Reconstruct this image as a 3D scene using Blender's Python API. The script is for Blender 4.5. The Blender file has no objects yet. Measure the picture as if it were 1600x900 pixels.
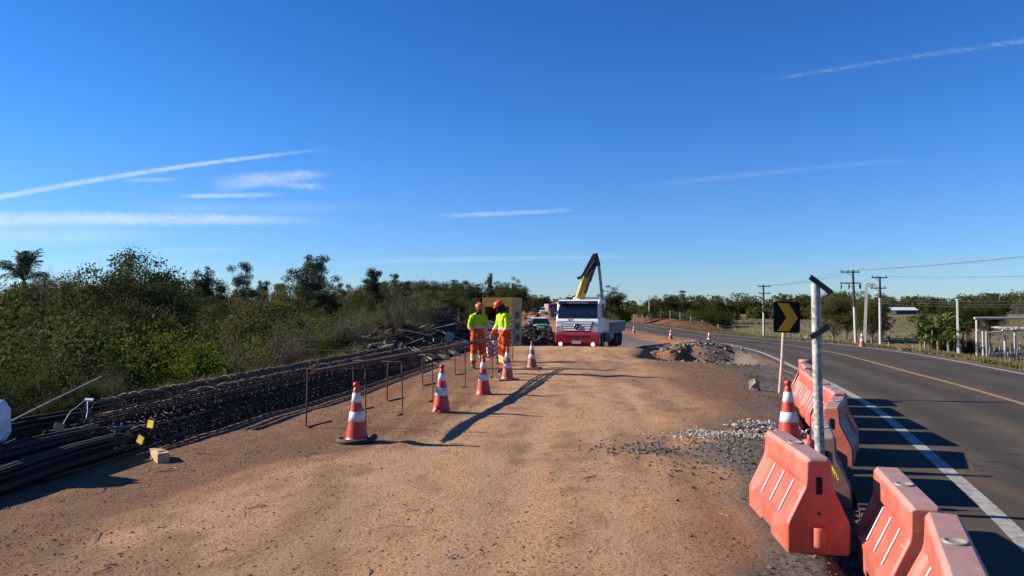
import bpy, math, random
import numpy as np
from mathutils import Vector, Matrix, Euler
R = math.radians
PI = math.pi
sc = bpy.context.scene
col = sc.collection
rng = np.random.default_rng(7)

# ------------------------------------------------------------------ helpers
def ss(a, b, t):
    t = np.clip((np.asarray(t, float) - a) / (b - a), 0, 1)
    return t * t * (3 - 2 * t)

def vnoise(x, y, seed=0):
    """smooth value noise on numpy arrays, range 0..1"""
    x = np.asarray(x, float); y = np.asarray(y, float)
    xi = np.floor(x); yi = np.floor(y)
    fx = x - xi; fy = y - yi
    fx = fx * fx * (3 - 2 * fx); fy = fy * fy * (3 - 2 * fy)
    def h(a, b):
        v = np.sin(a * 127.1 + b * 311.7 + seed * 74.7) * 43758.5453
        return v - np.floor(v)
    return (h(xi, yi) * (1 - fx) + h(xi + 1, yi) * fx) * (1 - fy) + (h(xi, yi + 1) * (1 - fx) + h(xi + 1, yi + 1) * fx) * fy

def link(name, me, mats=None, parent=None, loc=None):
    o = bpy.data.objects.new(name, me)
    col.objects.link(o)
    if mats is not None:
        if not isinstance(mats, (list, tuple)):
            mats = [mats]
        for m in mats:
            me.materials.append(m)
    if parent is not None:
        o.parent = parent
    if loc is not None:
        o.location = loc
    return o

def tag(o, label=None, cat=None, group=None, kind=None):
    if label: o['label'] = label
    if cat: o['category'] = cat
    if group: o['group'] = group
    if kind: o['kind'] = kind
    return o

def thing(name, label, cat, loc=(0, 0, 0), rz=0.0, group=None):
    o = bpy.data.objects.new(name, None)
    o.empty_display_size = 0.1
    col.objects.link(o)
    o.location = loc
    o.rotation_euler = (0, 0, rz)
    return tag(o, label, cat, group)

def copy_tree(o, parent=None):
    c = o.copy(); col.objects.link(c)
    if parent is not None:
        c.parent = parent
    for ch in list(o.children):
        copy_tree(ch, c)
    return c

def np_mesh(name, V, Fq, smooth=False, mi=None):
    """fast mesh from arrays; Fq (n,k) all faces the same size"""
    V = np.asarray(V, np.float32); Fq = np.asarray(Fq, np.int32)
    me = bpy.data.meshes.new(name)
    me.vertices.add(len(V)); me.vertices.foreach_set('co', V.ravel())
    n, k = Fq.shape
    me.loops.add(n * k); me.loops.foreach_set('vertex_index', Fq.ravel())
    me.polygons.add(n)
    me.polygons.foreach_set('loop_start', np.arange(0, n * k, k, dtype=np.int32))
    me.polygons.foreach_set('loop_total', np.full(n, k, np.int32))
    if mi is not None:
        me.polygons.foreach_set('material_index', np.asarray(mi, np.int32))
    me.polygons.foreach_set('use_smooth', np.full(n, bool(smooth)))
    me.update(calc_edges=True)
    me.validate()
    return me

class MB:
    """collects shapes, builds ONE mesh object"""
    def __init__(s):
        s.v = []; s.f = []; s.m = []; s.sm = []
    def add(s, verts, faces, m=0, smooth=False, M=None):
        b = len(s.v)
        for p in verts:
            p = Vector(p)
            s.v.append(M @ p if M is not None else p)
        for f in faces:
            s.f.append([b + i for i in f]); s.m.append(m); s.sm.append(smooth)
        return s
    def box(s, c, size, m=0, M=None, rot=None, taper=1.0, bev=0.0):
        hx, hy, hz = size[0] / 2, size[1] / 2, size[2] / 2
        T = Matrix.Translation(c)
        if rot is not None:
            T = T @ Euler(rot).to_matrix().to_4x4()
        if M is not None:
            T = M @ T
        if bev > 0:
            b = min(bev, hx * .9, hy * .9, hz * .9)
            V = []; idx = {}
            for sx in (-1, 1):
                for sy in (-1, 1):
                    for sz in (-1, 1):
                        for ax in range(3):
                            p = [sx * (hx - b), sy * (hy - b), sz * (hz - b)]
                            p[ax] = (sx, sy, sz)[ax] * (hx, hy, hz)[ax]
                            idx[(sx, sy, sz, ax)] = len(V); V.append(p)
            Fs = []
            for ax in range(3):
                o1, o2 = [a for a in range(3) if a != ax]
                for sg in (-1, 1):
                    q = []
                    for a, c2 in ((-1, -1), (1, -1), (1, 1), (-1, 1)):
                        k = [0, 0, 0]; k[ax] = sg; k[o1] = a; k[o2] = c2
                        q.append(idx[(k[0], k[1], k[2], ax)])
                    Fs.append(q)
            for ax in range(3):
                o1, o2 = [a for a in range(3) if a != ax]
                for a in (-1, 1):
                    for c2 in (-1, 1):
                        q = []
                        for sg, fx in ((-1, o1), (1, o1), (1, o2), (-1, o2)):
                            k = [0, 0, 0]; k[ax] = sg; k[o1] = a; k[o2] = c2
                            q.append(idx[(k[0], k[1], k[2], fx)])
                        Fs.append(q)
            for sx in (-1, 1):
                for sy in (-1, 1):
                    for sz in (-1, 1):
                        Fs.append([idx[(sx, sy, sz, a)] for a in range(3)])
            return s.add(V, Fs, m, False, T)
        V = [(-hx, -hy, -hz), (hx, -hy, -hz), (hx, hy, -hz), (-hx, hy, -hz),
             (-hx * taper, -hy * taper, hz), (hx * taper, -hy * taper, hz), (hx * taper, hy * taper, hz), (-hx * taper, hy * taper, hz)]
        return s.add(V, [(0, 3, 2, 1), (4, 5, 6, 7), (0, 1, 5, 4), (1, 2, 6, 5), (2, 3, 7, 6), (3, 0, 4, 7)], m, False, T)
    def tube(s, path, r, n=6, m=0, smooth=True, M=None, cap=True, flat=1.0):
        path = [Vector(p) for p in path]
        k = len(path)
        rr = r if isinstance(r, (list, tuple)) else [r] * k
        b = []; up = None
        for i in range(k):
            t = (path[min(i + 1, k - 1)] - path[max(i - 1, 0)])
            if t.length < 1e-9: t = Vector((0, 0, 1))
            t.normalize()
            if up is None:
                up = Vector((0, 0, 1)) if abs(t.z) < .9 else Vector((1, 0, 0))
            x = up.cross(t)
            if x.length < 1e-6:
                x = Vector((1, 0, 0)).cross(t)
            x.normalize(); y = t.cross(x).normalized(); up = y
            for j in range(n):
                a = 2 * PI * j / n
                b.append(path[i] + x * (math.cos(a) * rr[i]) + y * (math.sin(a) * rr[i] * flat))
        F = []
        for i in range(k - 1):
            for j in range(n):
                F.append((i * n + j, i * n + (j + 1) % n, (i + 1) * n + (j + 1) % n, (i + 1) * n + j))
        s.add(b, F, m, smooth, M)
        if cap:
            s.add(b[:n], [tuple(range(n))[::-1]], m, False, M)
            s.add(b[-n:], [tuple(range(n))], m, False, M)
        return s
    def lathe(s, prof, n=24, m=0, smooth=True, M=None, sq=0.0):
        V = []
        for (r, z) in prof:
            for j in range(n):
                a = 2 * PI * j / n
                V.append((r * math.cos(a), r * math.sin(a), z))
        F = []
        for i in range(len(prof) - 1):
            for j in range(n):
                F.append((i * n + j, i * n + (j + 1) % n, (i + 1) * n + (j + 1) % n, (i + 1) * n + j))
        s.add(V, F, m, smooth, M)
        return s
    def prism(s, poly, axis, a, b, m=0, M=None):
        """extrude a 2d polygon along an axis from a to b"""
        n = len(poly)
        def P(u, v, w):
            return {'x': (w, u, v), 'y': (u, w, v), 'z': (u, v, w)}[axis]
        V = [P(u, v, a) for u, v in poly] + [P(u, v, b) for u, v in poly]
        F = [tuple(range(n))[::-1], tuple(range(n, 2 * n))]
        F += [(i, (i + 1) % n, n + (i + 1) % n, n + i) for i in range(n)]
        return s.add(V, F, m, False, M)
    def ball(s, c, r, n=10, k=6, m=0, M=None, sc3=(1, 1, 1)):
        prof = [(max(1e-4, math.sin(PI * i / k)) * 1.0, -math.cos(PI * i / k)) for i in range(k + 1)]
        T = Matrix.Translation(c) @ Matrix.Diagonal((r * sc3[0], r * sc3[1], r * sc3[2], 1))
        if M is not None: T = M @ T
        return s.lathe(prof, n, m, True, T)
    def mesh(s, name):
        me = bpy.data.meshes.new(name)
        me.from_pydata([tuple(p) for p in s.v], [], s.f)
        me.polygons.foreach_set('material_index', s.m)
        me.polygons.foreach_set('use_smooth', s.sm)
        me.update()
        return me
    def build(s, name, mats, parent=None, loc=None, bevel=0.0, fix=True, weld=False):
        me = s.mesh(name)
        if fix or weld:
            import bmesh
            bm = bmesh.new(); bm.from_mesh(me)
            if weld:
                bmesh.ops.remove_doubles(bm, verts=bm.verts, dist=1e-5)
            bmesh.ops.recalc_face_normals(bm, faces=bm.faces)
            bm.to_mesh(me); bm.free()
        o = link(name, me, mats, parent, loc)
        if bevel > 0:
            md = o.modifiers.new('bevel', 'BEVEL'); md.width = bevel; md.segments = 2
            md.limit_method = 'ANGLE'; md.angle_limit = R(40)
        return o

# ------------------------------------------------------------------ materials
def new_mat(name):
    m = bpy.data.materials.new(name); m.use_nodes = True
    nt = m.node_tree
    return m, nt, nt.nodes, nt.links, nt.nodes['Principled BSDF']

def N(nt, t, **kw):
    n = nt.nodes.new(t)
    for k, v in kw.items():
        setattr(n, k, v)
    return n

WORLD_TREE = [None]
ALB = .80       # overall level of the surface colours
def setin(nt, sock, v):
    if isinstance(v, bpy.types.NodeSocket):
        nt.links.new(v, sock)
    elif isinstance(v, (tuple, list)) and len(v) == 3 and sock.type == 'RGBA':
        k = ALB if nt.bl_idname == 'ShaderNodeTree' and nt is not WORLD_TREE[0] else 1.0
        sock.default_value = (v[0] * k, v[1] * k, v[2] * k, 1)
    else:
        sock.default_value = v

def mathn(nt, op, a, b=None, c=None, clamp=False):
    n = N(nt, 'ShaderNodeMath', operation=op); n.use_clamp = clamp
    setin(nt, n.inputs[0], a)
    if b is not None: setin(nt, n.inputs[1], b)
    if c is not None: setin(nt, n.inputs[2], c)
    return n.outputs[0]

def mixc(nt, f, a, b, blend='MIX'):
    n = N(nt, 'ShaderNodeMix', data_type='RGBA', blend_type=blend)
    setin(nt, n.inputs[0], f); setin(nt, n.inputs[6], a); setin(nt, n.inputs[7], b)
    return n.outputs[2]

def noise(nt, vec, scale, detail=4, rough=.55, dist=0.0, out='Fac'):
    n = N(nt, 'ShaderNodeTexNoise')
    n.inputs['Scale'].default_value = scale; n.inputs['Detail'].default_value = detail
    n.inputs['Roughness'].default_value = rough; n.inputs['Distortion'].default_value = dist
    if vec is not None: nt.links.new(vec, n.inputs['Vector'])
    return n.outputs[out]

def mapr(nt, v, a, b, c=0.0, d=1.0, smooth=True):
    n = N(nt, 'ShaderNodeMapRange')
    n.interpolation_type = 'SMOOTHSTEP' if smooth else 'LINEAR'
    setin(nt, n.inputs[0], v)
    for i, q in enumerate((a, b, c, d)): n.inputs[i + 1].default_value = q
    return n.outputs[0]

def coords(nt, scale=None, obj=True):
    tc = N(nt, 'ShaderNodeTexCoord')
    v = tc.outputs['Object']
    if scale is not None:
        mp = N(nt, 'ShaderNodeMapping'); mp.inputs['Scale'].default_value = scale
        nt.links.new(v, mp.inputs['Vector']); v = mp.outputs[0]
    return v

def bump(nt, h, strength, dist=.02, prev=None):
    b = N(nt, 'ShaderNodeBump'); b.inputs['Strength'].default_value = strength; b.inputs['Distance'].default_value = dist
    nt.links.new(h, b.inputs['Height'])
    if prev is not None: nt.links.new(prev, b.inputs['Normal'])
    return b.outputs[0]

def paint(name, c, rough=.5, metal=0.0, wear=.12, scale=6.0, dirt=None, dirt_amt=0.0, bmp=0.0, spec=.5, coat=0.0):
    """painted / plastic / metal surface with uneven tone, grime and slight bump"""
    m, nt, nd, lk, b = new_mat(name)
    v = coords(nt)
    n1 = noise(nt, v, scale, 5, .6)
    c2 = tuple(min(1, q * (1 + wear)) for q in c); c1 = tuple(q * (1 - wear) for q in c)
    cc = mixc(nt, mapr(nt, n1, .3, .7), c1, c2)
    if dirt is not None:
        n2 = noise(nt, v, scale * 2.3, 6, .65)
        cc = mixc(nt, mapr(nt, n2, .62 - .35 * dirt_amt, .8 - .25 * dirt_amt, 0, min(1, .4 + dirt_amt)), cc, dirt)
    lk.new(cc, b.inputs['Base Color'])
    lk.new(mapr(nt, noise(nt, v, scale * 3, 4), .3, .7, max(0, rough - .1), min(1, rough + .12)), b.inputs['Roughness'])
    b.inputs['Metallic'].default_value = metal
    b.inputs['Specular IOR Level'].default_value = spec
    b.inputs['Coat Weight'].default_value = coat
    if bmp > 0:
        lk.new(bump(nt, noise(nt, v, scale * 4, 6, .6), bmp), b.inputs['Normal'])
    return m

def leafmat(name, c1, c2, trans=.35, rough=.8):
    m, nt, nd, lk, b = new_mat(name)
    oi = N(nt, 'ShaderNodeObjectInfo')
    geo = N(nt, 'ShaderNodeNewGeometry')
    v = coords(nt)
    n1 = noise(nt, v, 1.3, 3, .6)
    f = mathn(nt, 'ADD', mathn(nt, 'MULTIPLY', n1, .9), mathn(nt, 'MULTIPLY', oi.outputs['Random'], .35))
    f = mathn(nt, 'ADD', f, mathn(nt, 'MULTIPLY', geo.outputs['Random Per Island'], .5))
    cc = mixc(nt, mapr(nt, f, .45, 1.3), c1, c2)
    lk.new(cc, b.inputs['Base Color'])
    b.inputs['Roughness'].default_value = rough
    b.inputs['Specular IOR Level'].default_value = .06
    tr = N(nt, 'ShaderNodeBsdfTranslucent'); lk.new(cc, tr.inputs['Color'])
    mx = N(nt, 'ShaderNodeMixShader'); mx.inputs[0].default_value = trans
    lk.new(b.outputs[0], mx.inputs[1]); lk.new(tr.outputs[0], mx.inputs[2])
    lk.new(mx.outputs[0], nd['Material Output'].inputs['Surface'])
    return m

def barkmat(name, c1, c2):
    m, nt, nd, lk, b = new_mat(name)
    v = coords(nt, (6, 6, 1.2))
    n1 = noise(nt, v, 2.0, 6, .65)
    lk.new(mixc(nt, mapr(nt, n1, .3, .7), c1, c2), b.inputs['Base Color'])
    b.inputs['Roughness'].default_value = .9
    lk.new(bump(nt, n1, .5), b.inputs['Normal'])
    return m

M = {}
M['cone_red'] = paint('cone_red_plastic', (.50, .040, .020), .45, wear=.15, scale=9, dirt=(.30, .12, .08), dirt_amt=.22, bmp=.05)
M['cone_faded'] = paint('cone_faded_plastic', (.43, .085, .055), .55, wear=.15, scale=9, dirt=(.34, .18, .12), dirt_amt=.4, bmp=.05)
M['refl_white'] = paint('reflective_white', (.66, .66, .68), .38, wear=.08, scale=12, dirt=(.45, .36, .30), dirt_amt=.2)
M['rubber'] = paint('black_rubber', (.030, .028, .027), .75, wear=.3, scale=9, dirt=(.16, .11, .08), dirt_amt=.35, bmp=.15)
M['rubber_dusty'] = paint('dusty_rubber', (.12, .10, .09), .85, wear=.3, scale=9, dirt=(.24, .16, .11), dirt_amt=.5)
M['hoop'] = paint('hoop_steel', (.105, .064, .044), .75, metal=.1, wear=.35, scale=14, bmp=.2)
M['rebar'] = paint('rusty_rebar', (.105, .055, .036), .8, metal=.15, wear=.4, scale=14, dirt=(.17, .085, .05), dirt_amt=.35, bmp=.2)
M['rebar_dark'] = paint('dark_rebar', (.042, .030, .025), .75, metal=.2, wear=.4, scale=10, dirt=(.12, .065, .04), dirt_amt=.3, bmp=.2)
M['galv'] = paint('galvanised_steel', (.44, .44, .42), .55, metal=.3, wear=.4, scale=11, dirt=(.14, .13, .11), dirt_amt=.5)
M['dark_steel'] = paint('dark_steel', (.055, .055, .055), .6, metal=.3, wear=.3, scale=10)
M['pipe_blue'] = paint('dark_blue_plastic', (.005, .006, .012), .8, wear=.4, scale=3, dirt=(.035, .028, .024), dirt_amt=.35, bmp=.3, spec=.15)
M['wood'] = paint('raw_timber', (.52, .36, .19), .8, wear=.25, scale=8, dirt=(.26, .17, .1), dirt_amt=.25, bmp=.2)
M['wood_grey'] = paint('weathered_timber', (.36, .31, .26), .9, wear=.3, scale=8, dirt=(.15, .12, .1), dirt_amt=.4, bmp=.3)
M['wood_dark'] = paint('dark_pole_timber', (.055, .042, .034), .9, wear=.35, scale=6, dirt=(.12, .1, .085), dirt_amt=.3, bmp=.3)
M['concrete'] = paint('pole_concrete', (.52, .50, .46), .85, wear=.15, scale=4, dirt=(.26, .24, .21), dirt_amt=.3, bmp=.2)
M['yellow_tag'] = paint('yellow_tag', (.85, .52, .02), .5)
M['white_tag'] = paint('white_plastic', (.78, .80, .84), .45, wear=.1)
M['cyan'] = paint('cyan_strap', (.07, .26, .32), .5)
M['yellow_tape'] = paint('yellow_tape', (.80, .68, .04), .45)
M['black_sign'] = paint('black_sign_sheet', (.006, .006, .007), .6, wear=.1, spec=.15)
M['amber'] = paint('amber_sign_sheet', (.86, .40, .016), .6, wear=.06, scale=3, spec=.2)
M['post_wood'] = paint('pale_sign_post', (.50, .44, .37), .8, wear=.2, scale=7, dirt=(.25, .2, .16), dirt_amt=.25)
M['truck_white'] = paint('truck_white_paint', (.98, 1.0, 1.03), .3, wear=.05, scale=2, dirt=(.45, .40, .36), dirt_amt=.18, coat=.3)
M['truck_red'] = paint('truck_red_paint', (.40, .010, .028), .4, wear=.08, scale=2, dirt=(.25, .05, .04), dirt_amt=.2, coat=.3)
M['truck_dark'] = paint('truck_dark_plastic', (.02, .02, .022), .5, wear=.2, scale=4, dirt=(.08, .06, .05), dirt_amt=.2)
M['glass_dark'] = paint('dark_glass', (.012, .016, .022), .06, wear=.2, scale=1.5, spec=.8)
M['chrome'] = paint('bright_trim', (.62, .63, .65), .22, metal=.8, wear=.06)
M['tyre'] = paint('tyre_rubber', (.018, .017, .017), .8, wear=.3, scale=6, dirt=(.11, .08, .06), dirt_amt=.35)
M['crane_yellow'] = paint('crane_yellow_paint', (.72, .42, .03), .4, wear=.1, scale=3, dirt=(.2, .13, .05), dirt_amt=.25)
M['crane_black'] = paint('crane_black_paint', (.022, .022, .024), .45, wear=.3, scale=4)
M['bed_grey'] = paint('cargo_bed_grey', (.26, .265, .27), .6, wear=.15, scale=3, dirt=(.20, .16, .13), dirt_amt=.35)
M['cabinet_yellow'] = paint('cabinet_yellow_paint', (.50, .28, .018), .5, wear=.12, scale=2, dirt=(.28, .18, .07), dirt_amt=.3)
M['cabinet_ochre'] = paint('cabinet_ochre_panel', (.46, .33, .13), .6, wear=.15, scale=2, dirt=(.25, .18, .1), dirt_amt=.3)
M['car_white'] = paint('car_white_paint', (.92, .95, .96), .3, wear=.05, coat=.4)
M['car_green'] = paint('car_green_paint', (.20, .52, .06), .35, wear=.08, coat=.4)
M['far_red'] = paint('far_red_paint', (.42, .03, .03), .45, wear=.1)
M['shed_white'] = paint('shed_roof_white', (.78, .78, .78), .5, wear=.06)
M['hivis'] = paint('fluorescent_yellow_cloth', (.44, .66, .02), .85, wear=.10, scale=11, dirt=(.30, .38, .06), dirt_amt=.32, bmp=.25, spec=.2)
M['orange'] = paint('orange_work_cloth', (.70, .085, .012), .85, wear=.14, scale=11, dirt=(.40, .09, .035), dirt_amt=.36, bmp=.25, spec=.2)
M['refl_grey'] = paint('reflective_grey_band', (.55, .57, .55), .45, wear=.1, scale=12)
M['refl_lime'] = paint('reflective_lime_band', (.62, .74, .22), .5, wear=.1, scale=12)
M['skin'] = paint('skin', (.22, .11, .07), .55, wear=.1, scale=12)
M['dark_cloth'] = paint('dark_cloth', (.016, .017, .024), .9, wear=.2, scale=10)
M['boot'] = paint('boot_leather', (.03, .024, .02), .6, wear=.3, scale=10, dirt=(.22, .13, .08), dirt_amt=.4)
M['helmet'] = paint('orange_helmet', (.78, .10, .03), .35, wear=.06, scale=6)
M['eye'] = paint('eye_dark', (.02, .015, .012), .3)
M['seat_white'] = paint('bag_blue_white', (.60, .68, .80), .5, wear=.15, scale=7)
M['stone'] = paint('broken_stone', (.27, .215, .165), .9, wear=.25, scale=3, dirt=(.20, .13, .09), dirt_amt=.4, bmp=.4)
M['stone_white'] = paint('white_rubble', (.44, .40, .36), .9, wear=.2, scale=5, dirt=(.28, .20, .15), dirt_amt=.3, bmp=.4)
M['clod'] = paint('dark_clods', (.050, .034, .025), .95, wear=.4, scale=1.5, dirt=(.12, .07, .045), dirt_amt=.3, bmp=.4)
M['cap_ring'] = paint('dull_cap_ring', (.30, .27, .24), .5, wear=.25, scale=12)
M['pebble'] = paint('loose_pebbles', (.24, .132, .075), .95, wear=.5, scale=1.1, dirt=(.30, .20, .14), dirt_amt=.3)
M['gravel'] = paint('loose_gravel', (.16, .14, .125), .95, wear=.5, scale=1.7, dirt=(.34, .30, .26), dirt_amt=.25)
M['wire'] = paint('aluminium_wire', (.16, .17, .18), .5, metal=.3)
M['insulator'] = paint('grey_porcelain', (.24, .24, .26), .3)
M['lamp'] = None
m, nt, nd, lk, b = new_mat('lit_lamp')
b.inputs['Base Color'].default_value = (.9, .85, .7, 1); b.inputs['Emission Color'].default_value = (1, .86, .62, 1); b.inputs['Emission Strength'].default_value = 1.4
lk.new(mixc(nt, noise(nt, coords(nt), 8), (.9, .85, .7), (.8, .78, .7)), b.inputs['Base Color'])
M['lamp'] = m
m, nt, nd, lk, b = new_mat('headlight_glass')
lk.new(mixc(nt, noise(nt, coords(nt), 8), (.42, .42, .38), (.70, .68, .58)), b.inputs['Base Color']); b.inputs['Roughness'].default_value = .15
M['headlight'] = m

# barrier plastic: faded and dusty where it faces up (dust settles there), stronger colour on the flanks
def barrier_mat(name, c, fade, dust):
    m, nt, nd, lk, b = new_mat(name)
    v = coords(nt)
    n1 = noise(nt, v, 3, 5, .6); n2 = noise(nt, v, 14, 5, .65)
    base = mixc(nt, mapr(nt, n1, .35, .7), c, fade)
    sep = N(nt, 'ShaderNodeSeparateXYZ'); lk.new(v, sep.inputs[0])
    top = mapr(nt, mathn(nt, 'ADD', sep.outputs[2], mathn(nt, 'MULTIPLY', n2, .03)), .665, .70)
    base = mixc(nt, mathn(nt, 'MULTIPLY', top, mapr(nt, n1, .2, .6, .55, .95)), base, dust)
    low = mapr(nt, mathn(nt, 'ADD', sep.outputs[2], mathn(nt, 'MULTIPLY', n1, .25)), .02, .26, .45, 0)
    base = mixc(nt, low, base, (.30, .16, .10))
    sp = mapr(nt, n2, .60, .72, 0, .35)
    base = mixc(nt, sp, base, dust)
    scr = noise(nt, coords(nt, (3, 1.2, 40)), 2.2, 5, .7, .6)
    base = mixc(nt, mapr(nt, scr, .60, .68, 0, .6), base, (.62, .36, .30))
    grm = noise(nt, coords(nt, (9, 9, 3)), 1.0, 6, .7, .8)
    base = mixc(nt, mathn(nt, 'MULTIPLY', mapr(nt, grm, .46, .66), mapr(nt, sep.outputs[2], .0, .55, .95, .28)), base, (.25, .125, .08))
    # vertical scuffs
    n3 = noise(nt, coords(nt, (30, 30, 2)), 1.0, 4, .6)
    base = mixc(nt, mapr(nt, n3, .62, .75, 0, .25), base, tuple(min(1, q * 1.35 + .05) for q in fade))
    lk.new(base, b.inputs['Base Color'])
    lk.new(mapr(nt, n1, .3, .7, .42, .6), b.inputs['Roughness'])
    b.inputs['Specular IOR Level'].default_value = .4
    lk.new(bump(nt, n2, .08), b.inputs['Normal'])
    return m
M['barrier'] = barrier_mat('barrier_plastic', (.52, .088, .055), (.57, .165, .125), (.40, .245, .21))
M['barrier_grey'] = barrier_mat('barrier_dusty_plastic', (.30, .125, .095), (.31, .18, .15), (.33, .26, .23))

# striped warning net
m, nt, nd, lk, b = new_mat('striped_warning_net')
v = coords(nt); sep = N(nt, 'ShaderNodeSeparateXYZ'); lk.new(v, sep.inputs[0])
zz = mathn(nt, 'ADD', sep.outputs[2], mathn(nt, 'MULTIPLY', mathn(nt, 'PINGPONG', sep.outputs[0], .12), .8))
st = mathn(nt, 'GREATER_THAN', mathn(nt, 'FRACT', mathn(nt, 'MULTIPLY', zz, 8.0)), .5)
lk.new(mixc(nt, st, (.72, .70, .68), (.62, .10, .07)), b.inputs['Base Color']); b.inputs['Roughness'].default_value = .6
M['net'] = m

# leaves and bark
M['leaf_dark'] = leafmat('leaf_dark', (.022, .036, .009), (.084, .100, .025), trans=.35)
M['leaf_olive'] = leafmat('leaf_olive', (.055, .068, .018), (.150, .145, .048), trans=.45)
M['leaf_green'] = leafmat('leaf_green', (.050, .085, .010), (.15, .19, .022), trans=.45)
M['leaf_grey'] = leafmat('leaf_grey', (.070, .078, .026), (.160, .155, .065), trans=.4)
M['leaf_brown'] = leafmat('leaf_brown', (.095, .062, .032), (.20, .135, .072))
M['leaf_euca'] = leafmat('leaf_euca', (.028, .042, .018), (.080, .095, .045), trans=.4)
M['leaf_palm'] = leafmat('leaf_palm', (.040, .060, .028), (.095, .115, .065))
M['leaf_banana'] = leafmat('leaf_banana', (.050, .090, .018), (.16, .19, .05), trans=.4)
M['grass_dry'] = leafmat('grass_dry', (.14, .12, .05), (.30, .24, .12), trans=.3)
M['grass_green'] = leafmat('grass_green', (.06, .085, .02), (.17, .16, .06), trans=.3)
M['bark'] = barkmat('bark_brown', (.045, .034, .026), (.12, .095, .075))
M['bark_grey'] = barkmat('bark_grey', (.10, .085, .072), (.24, .21, .18))
M['banana_stem'] = barkmat('banana_stem', (.13, .12, .05), (.26, .22, .11))
M['pale_branch'] = barkmat('pale_branch', (.28, .24, .20), (.46, .41, .35))
# ------------------------------------------------------------------ camera, sun, sky
CZ = 1.7; FP = 1160.0; PITCH = math.atan(27 / FP)
cam = bpy.data.objects.new('camera', bpy.data.cameras.new('camera')); col.objects.link(cam)
cam.location = (0, 0, CZ); cam.rotation_euler = (R(90) + PITCH, 0, 0)
cam.data.sensor_width = 36; cam.data.lens = FP / 1600 * 36; cam.data.clip_end = 6000; cam.data.clip_start = .05
sc.camera = cam

SUN_EL = R(25.5); SDIR = Vector((-0.985, 0.17, 0)).normalized()
SUNV = Vector((SDIR.x * math.cos(SUN_EL), SDIR.y * math.cos(SUN_EL), math.sin(SUN_EL)))
sun = bpy.data.objects.new('sun', bpy.data.lights.new('sun', 'SUN')); col.objects.link(sun)
sun.data.energy = 5.0; sun.data.angle = R(.53); sun.data.color = (1, .90, .76)
sun.rotation_euler = (-SUNV).to_track_quat('-Z', 'Y').to_euler(); sun.location = (-60, 10, 30)

w = bpy.data.worlds.new('World'); sc.world = w; w.use_nodes = True
wn = w.node_tree; WORLD_TREE[0] = wn; bg = wn.nodes['Background']
sky = N(wn, 'ShaderNodeTexSky', sky_type='NISHITA'); sky.sun_disc = False
sky.sun_elevation = SUN_EL; sky.sun_rotation = math.atan2(SDIR.x, SDIR.y)
sky.altitude = 0; sky.air_density = 1.0; sky.dust_density = .1; sky.ozone_density = 2.2
# thin cirrus and aircraft trails, laid out by compass direction in the sky (u = east/north, v = up/north)
tc = N(wn, 'ShaderNodeTexCoord'); sp = N(wn, 'ShaderNodeSeparateXYZ'); wn.links.new(tc.outputs['Generated'], sp.inputs[0])
yy = mathn(wn, 'MAXIMUM', sp.outputs[1], .02)
U = mathn(wn, 'DIVIDE', sp.outputs[0], yy); V_ = mathn(wn, 'DIVIDE', sp.outputs[2], yy)
cb = N(wn, 'ShaderNodeCombineXYZ'); wn.links.new(U, cb.inputs[0]); wn.links.new(V_, cb.inputs[1])
def uv(px, py):
    x = (px - 800) / FP; q = -(py - 450) / FP
    dy = math.cos(PITCH) - q * math.sin(PITCH); dz = math.sin(PITCH) + q * math.cos(PITCH)
    return x / dy, dz / dy
mpw = N(wn, 'ShaderNodeMapping'); mpw.inputs['Scale'].default_value = (1, 3.4, 1); mpw.inputs['Rotation'].default_value = (0, 0, R(-8))
wn.links.new(cb.outputs[0], mpw.inputs['Vector'])
nz_fine = noise(wn, mpw.outputs[0], 42, 8, .68, 1.5)
nz_big = noise(wn, mpw.outputs[0], 9, 6, .6, .8)
nz_edge = noise(wn, cb.outputs[0], 130, 5, .6)
def streak(p0, p1, w0, w1, bend, amt, fade0=.15, fade1=.2, nz=None, lo=.3, hi=.7, low=.4):
    (u0, v0), (u1, v1) = uv(*p0), uv(*p1)
    L = math.hypot(u1 - u0, v1 - v0); dx, dy = (u1 - u0) / L, (v1 - v0) / L
    du = mathn(wn, 'SUBTRACT', U, u0); dv = mathn(wn, 'SUBTRACT', V_, v0)
    t = mathn(wn, 'DIVIDE', mathn(wn, 'ADD', mathn(wn, 'MULTIPLY', du, dx), mathn(wn, 'MULTIPLY', dv, dy)), L)
    pp = mathn(wn, 'ADD', mathn(wn, 'MULTIPLY', du, -dy), mathn(wn, 'MULTIPLY', dv, dx))
    bow = mathn(wn, 'MULTIPLY', mathn(wn, 'MULTIPLY', t, mathn(wn, 'SUBTRACT', 1.0, t)), 4 * bend / FP)
    pp = mathn(wn, 'SUBTRACT', pp, bow)
    pp = mathn(wn, 'ADD', pp, mathn(wn, 'MULTIPLY', mathn(wn, 'SUBTRACT', nz_edge, .5), .7 * (w0 + w1) / 2 / FP))
    wd = mathn(wn, 'ADD', w0 / FP, mathn(wn, 'MULTIPLY', t, (w1 - w0) / FP))
    wd = mathn(wn, 'MAXIMUM', wd, .0004)
    a = mathn(wn, 'DIVIDE', mathn(wn, 'ABSOLUTE', pp), wd)
    a = mapr(wn, a, 0.05, 1, 1, 0)
    a = mathn(wn, 'MULTIPLY', a, mapr(wn, t, 0, fade0)); a = mathn(wn, 'MULTIPLY', a, mapr(wn, t, 1 - fade1, 1, 1, 0))
    if nz is not None:
        a = mathn(wn, 'MULTIPLY', a, mapr(wn, nz, lo, hi, low, 1))
    return mathn(wn, 'MULTIPLY', a, amt)
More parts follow.
